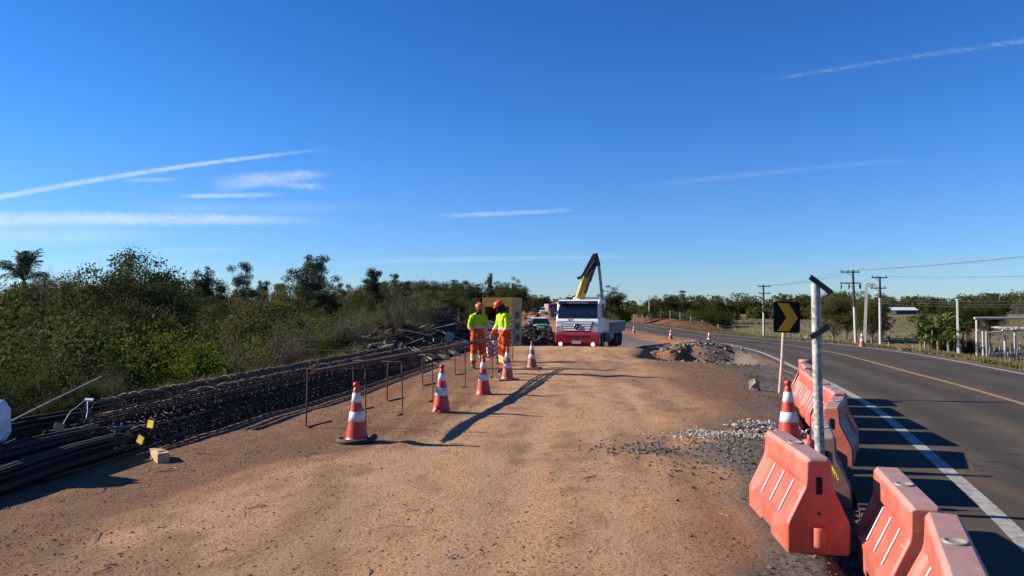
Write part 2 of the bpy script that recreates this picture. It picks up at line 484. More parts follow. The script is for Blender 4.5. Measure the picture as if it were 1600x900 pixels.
S = [
    streak((-40, 316), (545, 230), 7.5, 3.6, 8, .56, .02, .35, nz_fine, .3, .62, .35),
    streak((-200, 346), (540, 345), 22, 10, 3, .66, .1, .3, nz_big, .32, .62, .5),
    streak((-260, 374), (330, 364), 36, 16, 0, .36, .1, .5, nz_big, .3, .65, .3),
    streak((320, 292), (525, 272), 20, 9, 3, .62, .35, .35, nz_big, .30, .62, .25),
    streak((400, 284), (520, 293), 9, 9, 0, .42, .35, .35, nz_fine, .3, .66, .25),
    streak((255, 307), (455, 304), 5, 6, 0, .5, .3, .4, nz_big, .3, .6, .4),
    streak((180, 282), (290, 280), 6, 3, 0, .35, .3, .4, nz_big, .3, .6, .4),
    streak((150, 330), (640, 322), 22, 10, 0, .16, .3, .4, nz_big, .3, .7, .2),
    streak((665, 339), (905, 328), 6, 5, 0, .40, .4, .2, nz_big, .3, .65, .3),
    streak((1130, 137), (1640, 58), 4, 7, 2, .15, .35, .02, nz_fine, .42, .62, .2),
    streak((960, 296), (1480, 244), 7, 7, 2, .07, .3, .3, nz_big, .3, .6, .4),
    streak((480, 412), (1100, 400), 7, 6, 2, .20, .3, .4, nz_big, .3, .6, .4),
    streak((120, 395), (420, 388), 9, 5, 0, .18, .3, .4, nz_big, .3, .6, .4),
]
tot = S[0]
for s_ in S[1:]:
    tot = mathn(wn, 'MAXIMUM', tot, s_)
tot = mathn(wn, 'MULTIPLY', tot, mathn(wn, 'GREATER_THAN', sp.outputs[1], .05), clamp=True)
SKY_ST = .065
elv = mapr(wn, sp.outputs[2], 0.0, .42)
hs = N(wn, 'ShaderNodeMix', data_type='RGBA', blend_type='MULTIPLY'); hs.inputs[0].default_value = 1.0
wn.links.new(sky.outputs[0], hs.inputs[6]); rp = N(wn, 'ShaderNodeValToRGB'); wn.links.new(mathn(wn, 'MAXIMUM', sp.outputs[2], 0.0), rp.inputs[0])
st_ = [(0.0, (.52, .78, 1.22)), (.07, (.40, .69, 1.23)), (.23, (.245, .636, 1.20)), (.37, (.176, .57, 1.14)), (1.0, (.14, .5, 1.1))]
while len(rp.color_ramp.elements) < len(st_): rp.color_ramp.elements.new(.5)
for e_, (p_, c_) in zip(rp.color_ramp.elements, st_): e_.position = p_; e_.color = (c_[0] / 1.5, c_[1] / 1.5, c_[2] / 1.5, 1)
wn.links.new(mixc(wn, 1.0, rp.outputs[0], (1.5, 1.5, 1.5), 'MULTIPLY'), hs.inputs[7])
SKYCOL = mixc(wn, tot, hs.outputs[2], (6.2, 6.9, 7.6))
wn.links.new(SKYCOL, bg.inputs['Color']); bg.inputs['Strength'].default_value = SKY_ST

sc.view_settings.view_transform = 'Standard'; sc.view_settings.look = 'None'
sc.view_settings.exposure = 1.02; sc.view_settings.gamma = 1.0; sc.view_settings.use_curve_mapping = False
sc.render.engine = 'CYCLES'
sc.cycles.max_bounces = 5; sc.cycles.diffuse_bounces = 2; sc.cycles.glossy_bounces = 2; sc.cycles.transmission_bounces = 3
sc.cycles.transparent_max_bounces = 6; sc.cycles.use_denoising = True; sc.cycles.use_adaptive_sampling = True
sc.cycles.adaptive_threshold = .015
sc.cycles.caustics_reflective = False; sc.cycles.caustics_refractive = False

# ------------------------------------------------------------------ road alignment
def zr(y):
    return -0.2 - 0.8 * ss(24, 75, y) - 0.8 * ss(75, 260, y)
_py = np.array([-40, -20, 0, 5.15, 12.7, 17.5, 21.5, 30, 39, 50, 60, 75, 110, 180, 270, 500], float)
_px = np.array([-14, -4, 4.8, 6.93, 9.45, 10.60, 11.35, 13.1, 14.4, 15.4, 15.9, 16.1, 16.0, 15.8, 15.6, 14], float)
_yd = np.arange(-40, 500.5, .5)
_xd = np.interp(_yd, _py, _px)
_k = np.exp(-np.linspace(-2, 2, 13) ** 2); _k /= _k.sum()
_xd = np.convolve(np.pad(_xd, 6, 'edge'), _k, 'valid')
def xc(y): return np.interp(y, _yd, _xd)
def hd(y): return np.arctan((xc(np.asarray(y) + 1) - xc(np.asarray(y) - 1)) / 2)
HALF = 2.92
def road_d(x, y):
    """signed distance to the right of the centre line"""
    return (x - xc(y)) * np.cos(hd(y))

# ------------------------------------------------------------------ terrain height and surface masks
def x_front(y): return -4.56 + (np.asarray(y) - 6.6) * .146
def H(x, y, fine=False):
    x = np.asarray(x, float); y = np.asarray(y, float)
    d = road_d(x, y); z_road = zr(y)
    pad = -0.95 * ss(30, 42, y) - .2 * ss(42, 80, y)
    pad = np.minimum(pad, 0) 
    # blend pad -> road shoulder on the right
    t = ss(-HALF - 3.0, -HALF - .3, d)
    z = pad * (1 - t) + z_road * t
    # left drop into the wooded hollow
    edge = x_front(np.clip(y, -30, 40)) - 2.5 - .03 * np.maximum(y - 40, 0)
    drop = ss(0, 9, edge - x)
    z = z * (1 - drop) + (-4.0 - .6 * np.minimum(1, np.maximum(edge - x - 9, 0) / 60)) * drop
    # right side falls away to the flood plain
    s = d - (HALF + .7)
    r = np.clip(s / 26, 0, 1); r = r * r * (3 - 2 * r) * .45 + r * .55
    zrgt = z_road - 3.2 * r - .12 * ss(0, 1.2, s)
    z = np.where(s > 0, zrgt + (-3.4 - (z_road - 3.2)) * ss(20, 40, s), z)
    # cut pit between the works and the road, and the spoil ridge beside the road
    a = R(14); px_, py_ = x - 7.1, y - 28.3
    u = px_ * math.cos(a) - py_ * math.sin(a); v = px_ * math.sin(a) + py_ * math.cos(a)
    pit = np.exp(-((np.abs(u) / 1.75) ** 6 + (np.abs(v + .7 * (vnoise(x * 1.3, y * .1, 61) - .5)) / 3.6) ** 26))
    z = z - .22 * np.exp(-(((x - 6.3) / 2.2) ** 2 + ((y - 25.5) / 2.2) ** 2))
    z = z - 1.0 * pit * (.8 + .4 * vnoise(x * 1.1, y * 1.1, 6))
    u2 = x - (6.2 + .08 * (y - 36)); 
    z = z - .35 * np.exp(-(u2 / 1.2) ** 2) * ss(29, 33, y) * (1 - ss(52, 60, y))
    rx = x - np.interp(y, [24, 30, 36, 42, 50], [8.6, 8.5, 8.3, 8.6, 9.6])
    z = z + .24 * np.exp(-(rx / 1.25) ** 2) * ss(30.5, 33.5, y) * (1 - ss(44, 52, y)) * (.5 + .6 * vnoise(x * .8, y * .8, 3) + .45 * vnoise(x * 2.6, y * 2.6, 13))
    z = z - .16 * ss(-.02, -.45, x - x_front(y)) * ss(-3.2, -2.6, x - x_front(y)) * ss(4, 7, y) * (1 - ss(26, 32, y))
    # local rubble heap behind the barriers
    z = z + .17 * np.exp(-(((x - 3.15) / .75) ** 2 + ((y - 8.75) / .8) ** 2))
    # dark spoil heaps left of the lorry, and the red cutting beyond it
    for hx, hy, hz, sx, sy in ((1.3, 44, 1.2, 1.5, 2.2), (-.8, 41, 1.1, 1.5, 2.0), (-3.2, 37.5, 1.5, 1.7, 3.0), (-5.2, 33, 1.2, 1.5, 3), (-6.3, 28.5, .55, 1.2, 3)):
        z = z + hz * np.exp(-(((x - hx) / sx) ** 2 + ((y - hy) / sy) ** 2)) * (.8 + .4 * vnoise(x * 1.3, y * 1.3, 5))
    z = z + 1.3 * np.exp(-((d - 8.5 - .02 * (y - 80)) / 2.6) ** 2) * ss(70, 110, y) * (1 - ss(190, 240, y)) * (.7 + .5 * vnoise(x * .3, y * .12, 8))
    z = z + 1.0 * np.exp(-((d + 9) / 3.0) ** 2) * ss(58, 75, y) * (1 - ss(190, 240, y)) * (.4 + .6 * vnoise(x * .3, y * .12, 18))
    # windrow lip along the graded track
    lx = np.interp(y, [2, 5.66, 6.6, 7.64, 8.28, 8.76, 10, 14, 20], [-3.6, -3.2, -2.85, -2.6, -2.28, -1.5, -.9, -.5, 0])
    lip = np.exp(-((x - lx) / .12) ** 2) * (1 - ss(9, 12, y)) * ss(2, 4, y)
    z = z + .03 * lip
    on_road = (d < HALF + .75) & (d > -HALF - .6 - .95 * (1 - ss(12, 18, y)))
    rough = np.where(on_road, 0, 1.0)
    z = z + rough * ((vnoise(x * .55, y * .45, 1) - .5) * .04 + (vnoise(x * 1.9, y * 1.6, 2) - .5) * .016 + (vnoise(x * 4.5, y * 4.0, 62) - .5) * .020 * vnoise(x * .6, y * .6, 63))
    # wheel ruts
    for k, (ox, wd, dp) in enumerate(((-.55, .22, .02), (1.25, .22, .022), (2.3, .3, .018))):
        rut = x - (ox + .06 * y + .25 * np.sin(y * .13 + k))
        z = z - dp * np.exp(-(rut / wd) ** 2) * (1 - ss(28, 34, y)) * ss(1, 3, y) * rough * (.5 + vnoise(x, y * .3, 30 + k))
    far = ss(40, 120, np.abs(x)) + ss(120, 200, y)
    z = z + np.minimum(far, 1) * (vnoise(x * .02, y * .02, 4) - .5) * 1.0 * np.where(np.abs(d) < 12, 0, 1)
    z = np.where((d < HALF + .65) & (d > -HALF - .5 - .95 * (1 - ss(12, 18, y))), np.minimum(z, z_road - .07), z)
    return z
def Hs(x, y): return float(H(np.array([x]), np.array([y]))[0])

def gaxis(lo, hi, step, far_lo, far_hi, g=1.13):
    a = list(np.arange(lo, hi + 1e-6, step)); s = step
    b = [lo]; 
    while b[-1] > far_lo:
        s *= g; b.append(b[-1] - s)
    s = step; c = [a[-1]]
    while c[-1] < far_hi:
        s *= g; c.append(c[-1] + s)
    return np.array(b[1:][::-1] + a + c[1:])
gx = gaxis(-8, 10, .10, -1600, 1600, 1.09)
gy = gaxis(2.2, 34, .12, -60, 3200, 1.055)
X, Y = np.meshgrid(gx, gy)
Z = H(X.ravel(), Y.ravel())
nx, ny = len(gx), len(gy)
i = np.arange(nx * ny).reshape(ny, nx)
Fq = np.stack([i[:-1, :-1].ravel(), i[:-1, 1:].ravel(), i[1:, 1:].ravel(), i[1:, :-1].ravel()], 1)
me = np_mesh('ground', np.stack([X.ravel(), Y.ravel(), Z], 1), Fq, smooth=True)
x, y = X.ravel(), Y.ravel(); d = road_d(x, y)
wob = (vnoise(x * .7, y * .7, 11) - .5) * 1.2 + (vnoise(x * 2.6, y * 2.6, 12) - .5) * .5
edge = x_front(np.clip(y, -30, 40)) - 2.5 - .03 * np.maximum(y - 40, 0)
grass = np.maximum(ss(.2, 1.4, d - HALF - .6 + wob * .5), ss(.3, 2.0, edge - x + wob))
red = np.exp(-((d - 8.0) / 3.6) ** 2) * ss(66, 84, y) * (1 - ss(200, 250, y))
red = np.maximum(red, .85 * ss(2.2, .2, np.hypot((x - 25.5) / 7.5, (y - 33) / 5.5) + wob * .3))
gravel = ss(1.7, .3, np.abs(d + HALF + 1.3) + wob * .7) * ss(60, 30, y)
gravel = np.maximum(gravel, .62 * ss(1.15, .35, np.hypot((x - 1.6) / .5, (y - 8.7) / .34) + wob * .35))
gravel = np.maximum(gravel, .75 * ss(1.3, .4, np.hypot((x - 3.0) / 1.3, (y - 8.4) / 1.1) + wob * .3))
gravel = np.maximum(gravel, .52 * ss(1.2, .2, np.hypot((x - 8.2) / 2.2, (y - 34) / 11) + wob * .3))
gravel = np.maximum(gravel, .8 * ss(1.0, .2, np.abs(d + HALF + 4) / 3 + wob * .3) * ss(42, 50, y))
lx = np.interp(y, [2, 5.66, 6.6, 7.64, 8.28, 8.76, 10, 14, 20], [-3.6, -3.2, -2.85, -2.6, -2.28, -1.5, -.9, -.5, 0])
track = ss(-.15, .25, x - lx + wob * .06) * ss(2.6 + .13 * 6, .6, x - .11 * y + wob * .9 + .4) * (1 - ss(30, 40, y))
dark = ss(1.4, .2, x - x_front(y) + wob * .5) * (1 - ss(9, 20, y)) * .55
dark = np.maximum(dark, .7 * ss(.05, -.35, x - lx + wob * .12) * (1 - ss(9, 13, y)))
stripe = np.exp(-((x + .42 - .0875 * (y - 4.9) + .03 * wob) / .085) ** 2) * ss(2.5, 3.5, y) * (1 - ss(7.5, 9.5, y))
stripe = np.maximum(stripe, .6 * np.exp(-((x - .75 - .09 * (y - 4.9) + .05 * wob) / .10) ** 2) * (1 - ss(12, 18, y)))
stripe = np.maximum(stripe, .6 * np.exp(-((x + 1.5 - .13 * (y - 4.9) + .08 * wob) / .16) ** 2) * (1 - ss(10, 16, y)))
pn = .5 * vnoise(x * 2.2 + 3 + .25 * y, y * .45, 71) + .3 * vnoise(x * 5.5, y * 2.2, 73) + .2 * vnoise(x * 11, y * 6, 74)
for k_ in range(7):
    o_ = -1.9 + .62 * k_; stripe = np.maximum(stripe, (.35 + .3 * (k_ % 2)) * np.exp(-((x - o_ - (.06 + .012 * k_) * (y - 5) + .06 * np.sin(y * .5 + k_)) / .055) ** 2) * (1 - ss(14, 24, y)) * (.3 + vnoise(x * .8, y * .9, 90 + k_)))
patch = .5 * ss(.50, .66, pn) * (1 - ss(26, 30, y))
dark = np.maximum(dark, ss(1.8, 3.2, y * .0 + np.where((x < 2.8) & (y > 34), 3.2, 0)) * ss(33, 37, y) * ss(3.2, 2.0, x) * (1 - ss(60, 75, y)))
dark = np.maximum(dark, ss(.9, -.4, x - x_front(y) + wob * .4) * ss(20, 24, y) * (1 - ss(60, 75, y)))
dark = np.maximum(dark, .85 * ss(-.2, 1.5, x - .13 * y - .75 + wob * .7) * (1 - ss(24, 30, y)) * (1 - gravel))
green = ss(.55, .75, vnoise(x * .03, y * .02, 21)) * ss(8, 30, d)
shade_mask = ss(-.05, -.25, x - x_front(y) + wob * .10) * ss(-3.0, -2.4, x - x_front(y)) * ss(3.5, 4.5, y) * (1 - ss(26, 31, y))  # painted shade on the ground beneath the cage stack
for nm, arrs in (('mask_c', (shade_mask, stripe, patch)), ('mask_a', (gravel, grass, track)), ('mask_b', (red, dark, green))):
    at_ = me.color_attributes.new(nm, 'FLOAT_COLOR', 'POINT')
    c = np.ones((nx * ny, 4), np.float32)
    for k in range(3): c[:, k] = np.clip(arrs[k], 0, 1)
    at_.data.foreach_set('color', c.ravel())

m, nt, nd, lk, b = new_mat('site_ground')
v = coords(nt)
def attr(nm):
    a = N(nt, 'ShaderNodeAttribute'); a.attribute_name = nm
    s = N(nt, 'ShaderNodeSeparateColor'); lk.new(a.outputs['Color'], s.inputs[0])
    return s.outputs
gA = attr('mask_a'); gB = attr('mask_b'); gC = attr('mask_c')
n_l = noise(nt, v, .45, 5, .6, .4); n_m = noise(nt, v, 2.6, 6, .65, .3); n_f = noise(nt, v, 17, 6, .7); n_s = noise(nt, v, 60, 3, .7); n_k = noise(nt, v, 34, 5, .75)
n_t = noise(nt, coords(nt, (2.2, .16, 1)), 1.0, 5, .62, .5)
dirt = mixc(nt, mapr(nt, n_l, .3, .7), (.250, .118, .058), (.350, .182, .092))
dirt = mixc(nt, mapr(nt, noise(nt, coords(nt, (7, .35, 1)), 1.0, 4, .65, .4), .5, .68, 0, .45), dirt, (.205, .105, .056))
dirt = mixc(nt, mapr(nt, n_t, .42, .68, 0, .7), dirt, (.43, .245, .130))
dirt = mixc(nt, mapr(nt, n_m, .50, .72, 0, .65), dirt, (.185, .086, .044))
dirt = mixc(nt, mathn(nt, 'MULTIPLY', gA[2], mapr(nt, n_m, .25, .6, .45, .9)), dirt, mixc(nt, mapr(nt, n_f, .35, .65), (.52, .295, .155), (.67, .41, .228)))
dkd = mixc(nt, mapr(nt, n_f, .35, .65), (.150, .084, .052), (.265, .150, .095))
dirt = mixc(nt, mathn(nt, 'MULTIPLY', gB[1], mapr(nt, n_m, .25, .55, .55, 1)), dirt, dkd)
dirt = mixc(nt, mapr(nt, n_f, .56, .68, 0, .85), dirt, (.14, .068, .036))
dirt = mixc(nt, mapr(nt, n_s, .62, .72, 0, .5), dirt, (.44, .30, .20))
dirt = mixc(nt, mapr(nt, n_k, .54, .63, 0, .85), dirt, (.135, .072, .043))
dirt = mixc(nt, mathn(nt, 'MULTIPLY', gC[2], mapr(nt, mathn(nt, 'ADD', n_f, n_m), .75, 1.15, .2, .9)), dirt, (.190, .112, .070))
dirt = mixc(nt, mathn(nt, 'MULTIPLY', gC[1], .75), dirt, (.50, .315, .185))
stack_shade = mapr(nt, gC[0], .35, .75)
dirt = mixc(nt, stack_shade, dirt, (.028, .021, .018))  # blackens the dirt colour as shade under the cages
grv = mixc(nt, mapr(nt, n_f, .38, .62), (.095, .078, .066), (.215, .180, .150))
dirt = mixc(nt, mapr(nt, n_k, .54, .63, 0, .85), dirt, (.135, .072, .043))
dirt = mixc(nt, mathn(nt, 'MULTIPLY', gC[2], mapr(nt, mathn(nt, 'ADD', n_f, n_m), .75, 1.15, .2, .9)), dirt, (.190, .112, .070))
dirt = mixc(nt, mathn(nt, 'MULTIPLY', gC[1], .75), dirt, (.50, .315, .185))
stack_shade = mapr(nt, gC[0], .35, .75)
dirt = mixc(nt, stack_shade, dirt, (.028, .021, .018))  # second pass of the painted shade under the cages
grv = mixc(nt, mapr(nt, n_s, .60, .70, 0, .7), grv, (.40, .36, .32))
colr = mixc(nt, mapr(nt, mathn(nt, 'ADD', gA[0], mathn(nt, 'MULTIPLY', mathn(nt, 'SUBTRACT', n_f, .5), .8)), .3, .75), dirt, grv)
redc = mixc(nt, mapr(nt, n_m, .35, .65), (.14, .046, .028), (.21, .075, .043))
grs = mixc(nt, mapr(nt, noise(nt, v, .09, 5, .6), .4, .62), (.18, .135, .066), (.24, .185, .10))
grs = mixc(nt, mapr(nt, noise(nt, v, 1.1, 6, .7), .5, .68, 0, .7), grs, (.15, .11, .058))
grs = mixc(nt, mathn(nt, 'MULTIPLY', gB[2], .8), grs, (.105, .125, .042))
grs = mixc(nt, mapr(nt, noise(nt, coords(nt, (.05, .35, 1)), 1.0, 5, .6), .52, .64, 0, .55), grs, (.13, .135, .055))
colr = mixc(nt, mapr(nt, mathn(nt, 'ADD', gA[1], mathn(nt, 'MULTIPLY', mathn(nt, 'SUBTRACT', n_m, .5), .7)), .3, .7), colr, grs)
colr = mixc(nt, gB[0], colr, redc)
lk.new(colr, b.inputs['Base Color']); b.inputs['Roughness'].default_value = .97; b.inputs['Specular IOR Level'].default_value = .12
nb = bump(nt, n_m, .5, .06); nb = bump(nt, n_f, .75, .03, nb); nb = bump(nt, n_k, .6, .014, nb); nb = bump(nt, n_s, .5, .007, nb)
lk.new(nb, b.inputs['Normal'])
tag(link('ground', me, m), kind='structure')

# ------------------------------------------------------------------ road sheet and paint
def strip(name, ys, d0, d1, lift, mat, thick=None, jag=0.0, cols=2):
    V = []; F = []; A = []; W = cols + 3
    for k, yv in enumerate(ys):
        h = float(hd(yv)); c, s = math.cos(h), math.sin(h); x0 = float(xc(yv)); z = float(zr(yv)) + lift
        a0 = (d0(yv) if callable(d0) else d0) + (jag * (float(vnoise(yv * 1.7, 3.1, 9)) - .5) if jag else 0); a1 = d1 + (jag * (float(vnoise(yv * 1.5, 9.1, 9)) - .5) if jag else 0)
        row = [a0 + (a1 - a0) * q / cols for q in range(cols + 1)]
        V.append((x0 + c * a0, yv - s * a0, z - .16 if thick else z)); A.append(a0)
        for a_ in row: V.append((x0 + c * a_, yv - s * a_, z)); A.append(a_)
        V.append((x0 + c * a1, yv - s * a1, z - .16 if thick else z)); A.append(a1)
    for k in range(len(ys) - 1):
        for j in range(W - 1):
            if not thick and j in (0, W - 2): continue
            F.append((k * W + j, k * W + j + 1, (k + 1) * W + 1 + j, (k + 1) * W + j))
    me = np_mesh(name, np.array(V), np.array(F))
    at_ = me.attributes.new('across', 'FLOAT', 'POINT'); at_.data.foreach_set('value', np.array(A, np.float32))
    return tag(link(name, me, mat), kind='structure')
ys = list(np.arange(-30, 60, .5)) + list(np.arange(60, 420, 4))
m, nt, nd, lk, b = new_mat('asphalt')
v = coords(nt)
nA = noise(nt, v, .5, 5, .6); nB = noise(nt, v, 6, 6, .65); nC = noise(nt, v, 120, 3, .7)
a_ = mixc(nt, mapr(nt, nA, .3, .7), (.066, .056, .048), (.096, .081, .069))
a_ = mixc(nt, mapr(nt, nC, .55, .72, 0, .6), a_, (.15, .14, .13))
# tyre-polished and soil-stained lanes running with the road
tl = noise(nt, coords(nt, (1.6, .05, 1)), 1.0, 5, .6, .2)
a_ = mixc(nt, mapr(nt, tl, .48, .72, 0, .7), a_, (.130, .088, .064))
ac = N(nt, 'ShaderNodeAttribute'); ac.attribute_name = 'across'; acr = ac.outputs['Fac']
def band(c_, w_): return mapr(nt, mathn(nt, 'ABSOLUTE', mathn(nt, 'SUBTRACT', mathn(nt, 'ADD', acr, mathn(nt, 'MULTIPLY', mathn(nt, 'SUBTRACT', tl, .5), .5)), c_)), 0, w_, 1, 0)
for c_, w_, col_, am in ((-2.1, .42, (.040, .036, .033), .5), (-.75, .42, (.040, .036, .033), .5), (.85, .42, (.042, .038, .035), .45), (2.15, .42, (.042, .038, .035), .45), (-1.35, .34, (.150, .104, .076), .55), (-3.0, .75, (.145, .098, .070), .55), (3.25, .35, (.15, .125, .095), .5)):
    a_ = mixc(nt, mathn(nt, 'MULTIPLY', band(c_, w_), mapr(nt, nA, .3, .65, am * .35, am)), a_, col_)
a_ = mixc(nt, mapr(nt, nB, .60, .75, 0, .5), a_, (.033, .031, .030))
lk.new(a_, b.inputs['Base Color']); b.inputs['Roughness'].default_value = .95; b.inputs['Specular IOR Level'].default_value = .08
crk = N(nt, 'ShaderNodeTexVoronoi', feature='DISTANCE_TO_EDGE'); crk.inputs['Scale'].default_value = .35
wv = N(nt, 'ShaderNodeVectorMath', operation='ADD'); lk.new(v, wv.inputs[0]); lk.new(noise(nt, v, 1.6, 4, .6, out='Color'), wv.inputs[1]); lk.new(wv.outputs[0], crk.inputs['Vector'])
a_ = mixc(nt, mathn(nt, 'MULTIPLY', mapr(nt, crk.outputs[0], .0, .012, 1, 0), mapr(nt, nA, .45, .6, 0, .6)), a_, (.02, .018, .017)); lk.new(a_, b.inputs['Base Color'])
lk.new(bump(nt, noise(nt, v, 30, 4, .6), .12, .006), b.inputs['Normal'])
strip('road', ys, lambda yv: -HALF - .35 - .85 * float(1 - ss(12, 18, yv)), HALF + .45, 0, m, True, .25, cols=10)
def marking(name, c, dirtc):
    m, nt, nd, lk, b = new_mat(name)
    v = coords(nt); n1 = noise(nt, v, 9, 7, .7); n2 = noise(nt, v, 45, 4, .7)
    a = mixc(nt, mapr(nt, n1, .40, .66, 0, .9), c, dirtc)
    a = mixc(nt, mapr(nt, n2, .58, .70, 0, .8), a, (.10, .09, .085))
    lk.new(a, b.inputs['Base Color']); b.inputs['Roughness'].default_value = .8
    return m
mw = marking('white_line_paint', (.40, .38, .35), (.20, .175, .15)); my = marking('yellow_line_paint', (.38, .22, .035), (.22, .13, .045))
strip('edge_line', ys, -HALF - .07, -HALF + .09, .004, mw)
strip('edge_line', ys, HALF - .08, HALF + .08, .004, mw)
strip('centre_line', ys, -.075, .075, .004, my)
# ------------------------------------------------------------------ traffic cones
def make_cone(name, red, base='flat'):
    t = thing(name, '', 'traffic cone')
    prof = [(.150, .012), (.146, .055), (.138, .06), (.132, .09)]
    prof += [(.132 - (z - .09) * (.132 - .036) / .58, z) for z in np.linspace(.12, .66, 10)]
    prof += [(.034, .675), (.024, .685), (.024, .697), (.037, .705), (.040, .722), (.036, .742), (.02, .752), (.002, .754)]
    b = MB(); b.lathe(prof, 20); b.build('cone_body', M[red], t, weld=True)
    rad = lambda z: .132 - (z - .09) * (.132 - .036) / .58
    for z0, z1 in ((.275, .392), (.505, .622)):
        q = MB(); q.lathe([(rad(z0) - .002, z0 - .002), (rad(z0) + .003, z0), (rad((z0 + z1) / 2) + .003, (z0 + z1) / 2), (rad(z1) + .003, z1), (rad(z1) - .002, z1 + .002)], 20)
        q.build('reflective_band', M['refl_white'], t)
    b = MB()
    if base == 'ring':
        pts = []
        for k in range(15):
            a = R(-205 + k * 17.5)
            pts.append((.225 * math.cos(a), .185 * math.sin(a), .036 + .03 * max(0, math.cos(a - R(20)))))
        b.tube(pts, [.026] + [.034] * 13 + [.022], 8)
        b.lathe([(.001, .016), (.17, .016), (.175, .008), (.17, .0)], 18)
        b.build('base', M['rubber'], t)
    elif base == 'plate':
        b.box((0, 0, .016), (.50, .40, .032), bev=.012); b.build('base', M['rubber_dusty'], t)
    elif base == 'flange':
        b.lathe([(.10, .0), (.155, .0), (.163, .008), (.158, .020), (.14, .026)], 20); b.build('base', M[red], t)
    return t
GC = 'traffic cones along the works'
def put_cone(x, y, label, red='cone_red', base='flange', z=None, tilt=(0, 0), rz=0.0, s=1.0):
    t = make_cone('traffic_cone', red, base)
    t.location = (x, y, Hs(x, y) - .004 if z is None else z); t.rotation_euler = (tilt[0], tilt[1], rz); t.scale = (s, s, s)
    return tag(t, label, None, GC)
put_cone(-1.93, 9.28, 'red and white cone standing in a black rubber ring, nearest the camera', base='ring', tilt=(.01, -.01))
put_cone(-1.115, 11.75, 'red and white cone beside the third leg of the rod trestles', tilt=(0, .015), rz=.6)
put_cone(-.55, 14.35, 'red and white cone standing in front of the gap between the two workers', tilt=(0, -.012), rz=1.2)
put_cone(-.105, 16.9, 'faded cone on a flat square base in front of the right worker', red='cone_faded', base='plate', rz=.25)
put_cone(.545, 20.35, 'faded cone alone in the dirt to the right of both workers', red='cone_faded', base='plate', rz=-.2, s=.98)
put_cone(3.22, 8.66, 'bright red and white cone on rubble behind the orange water barriers', tilt=(0, -.02), rz=.3)
put_cone(9.5, 35.8, 'cone on the spoil edge at the near white road line')
put_cone(11.0, 51.5, 'small far cone on the road edge beyond the rubble pit', z=float(zr(51.5)))
put_cone(16.95, 36.0, 'faded cone at the foot of the dark utility pole across the road', red='cone_faded', z=float(zr(36)))
put_cone(11.8, 72, 'tiny pale cone on the road beside the lorry tail', red='cone_faded', z=float(zr(72)))

# ------------------------------------------------------------------ water-filled barriers
BL, BH = 1.15, .70
def make_barrier(mat):
    t = thing('water_barrier', '', 'barrier')
    # station rows along y; profile of half widths
    zs = [0.0, .03, .20, .235, .48, .515, .67, .70]
    hw = [.222, .230, .230, .222, .108, .100, .094, .070]
    ysb = [-.575, -.555, -.47, -.44, -.30, -.16, -.15, .15, .16, .30, .44, .47, .555, .575]
    nz_, ny_ = len(zs), len(ysb)
    def halfw(k, yb):
        w_ = hw[k]
        if k in (3, 4) and abs(yb) <= .441: w_ -= .034     # recessed panel in the sloping flank
        e = abs(yb) > .57
        if e: w_ -= .016
        return max(.02, w_)
    def zz(k, yb):
        z = zs[k]
        if abs(yb) > .57 and k == 7: z -= .02
        if k == 0 and .29 < abs(yb) < .45: z += .0
        if k in (0, 1) and abs(yb) < .155: z += .055       # fork pocket under the middle
        return z
    b = MB(); V = []; F = []
    for yb in ysb:
        for k in range(nz_): V.append((-halfw(k, yb), yb, zz(k, yb)))
        for k in range(nz_ - 1, -1, -1): V.append((halfw(k, yb), yb, zz(k, yb)))
    m_ = 2 * nz_
    for j in range(ny_ - 1):
        for k in range(m_):
            F.append((j * m_ + k, j * m_ + (k + 1) % m_, (j + 1) * m_ + (k + 1) % m_, (j + 1) * m_ + k))
    for j in (0, ny_ - 1):
        for k in range(nz_ - 1):
            F.append((j * m_ + k, j * m_ + k + 1, j * m_ + m_ - 2 - k, j * m_ + m_ - 1 - k))
    b.add(V, F, 0, False)
    o = b.build('body', M[mat], t, bevel=.014)
    o.modifiers['bevel'].angle_limit = R(25); o.modifiers['bevel'].segments = 3
    for p in o.data.polygons: p.use_smooth = True
    wn_ = o.modifiers.new('shade', 'WEIGHTED_NORMAL'); wn_.keep_sharp = False
    ang = math.atan2(.475 - .24, .222 - .108)
    for sx in (-1, 1):
        for yb in (-.26, 0, .26):
            r = MB()
            p0 = Vector((sx * (.200), yb, .226)); p1 = Vector((sx * (.079), yb, .482))
            r.tube([p0 + (p1 - p0) * .03, p0 + (p1 - p0) * .5, p0 + (p1 - p0) * .97], .0075, 6)
            r.build('white_rib', M['refl_white'], t)
    for sy in (-1, 1):
        r = MB(); r.box((0, sy * .577, .50), (.044, .012, .125), bev=.005); r.build('pin_slot', M['black_sign'], t)  # black colour stands in for the shade inside the slot
    r = MB(); T = Matrix.Translation((0, .0, .700))
    r.lathe([(.062, .0), (.064, .006), (.050, .011), (.044, .005), (.002, .004)], 18, M=T @ Matrix.Diagonal((1, 1, 1, 1)))
    r.build('filler_cap', M['cap_ring'], t)
    r = MB(); r.lathe([(.002, .20), (.040, .20), (.043, .19), (.043, .07), (.040, .06), (.002, .06)], 12, M=Matrix.Translation((0, -.585, 0)))
    r.build('end_plug', M[mat], t)
    r = MB(); r.tube([(0, -.569, .30), (0, -.579, .30)], .014, 10); r.build('drain_hole', M['truck_dark'], t)
    return t
GB = 'orange water barriers along the road edge'
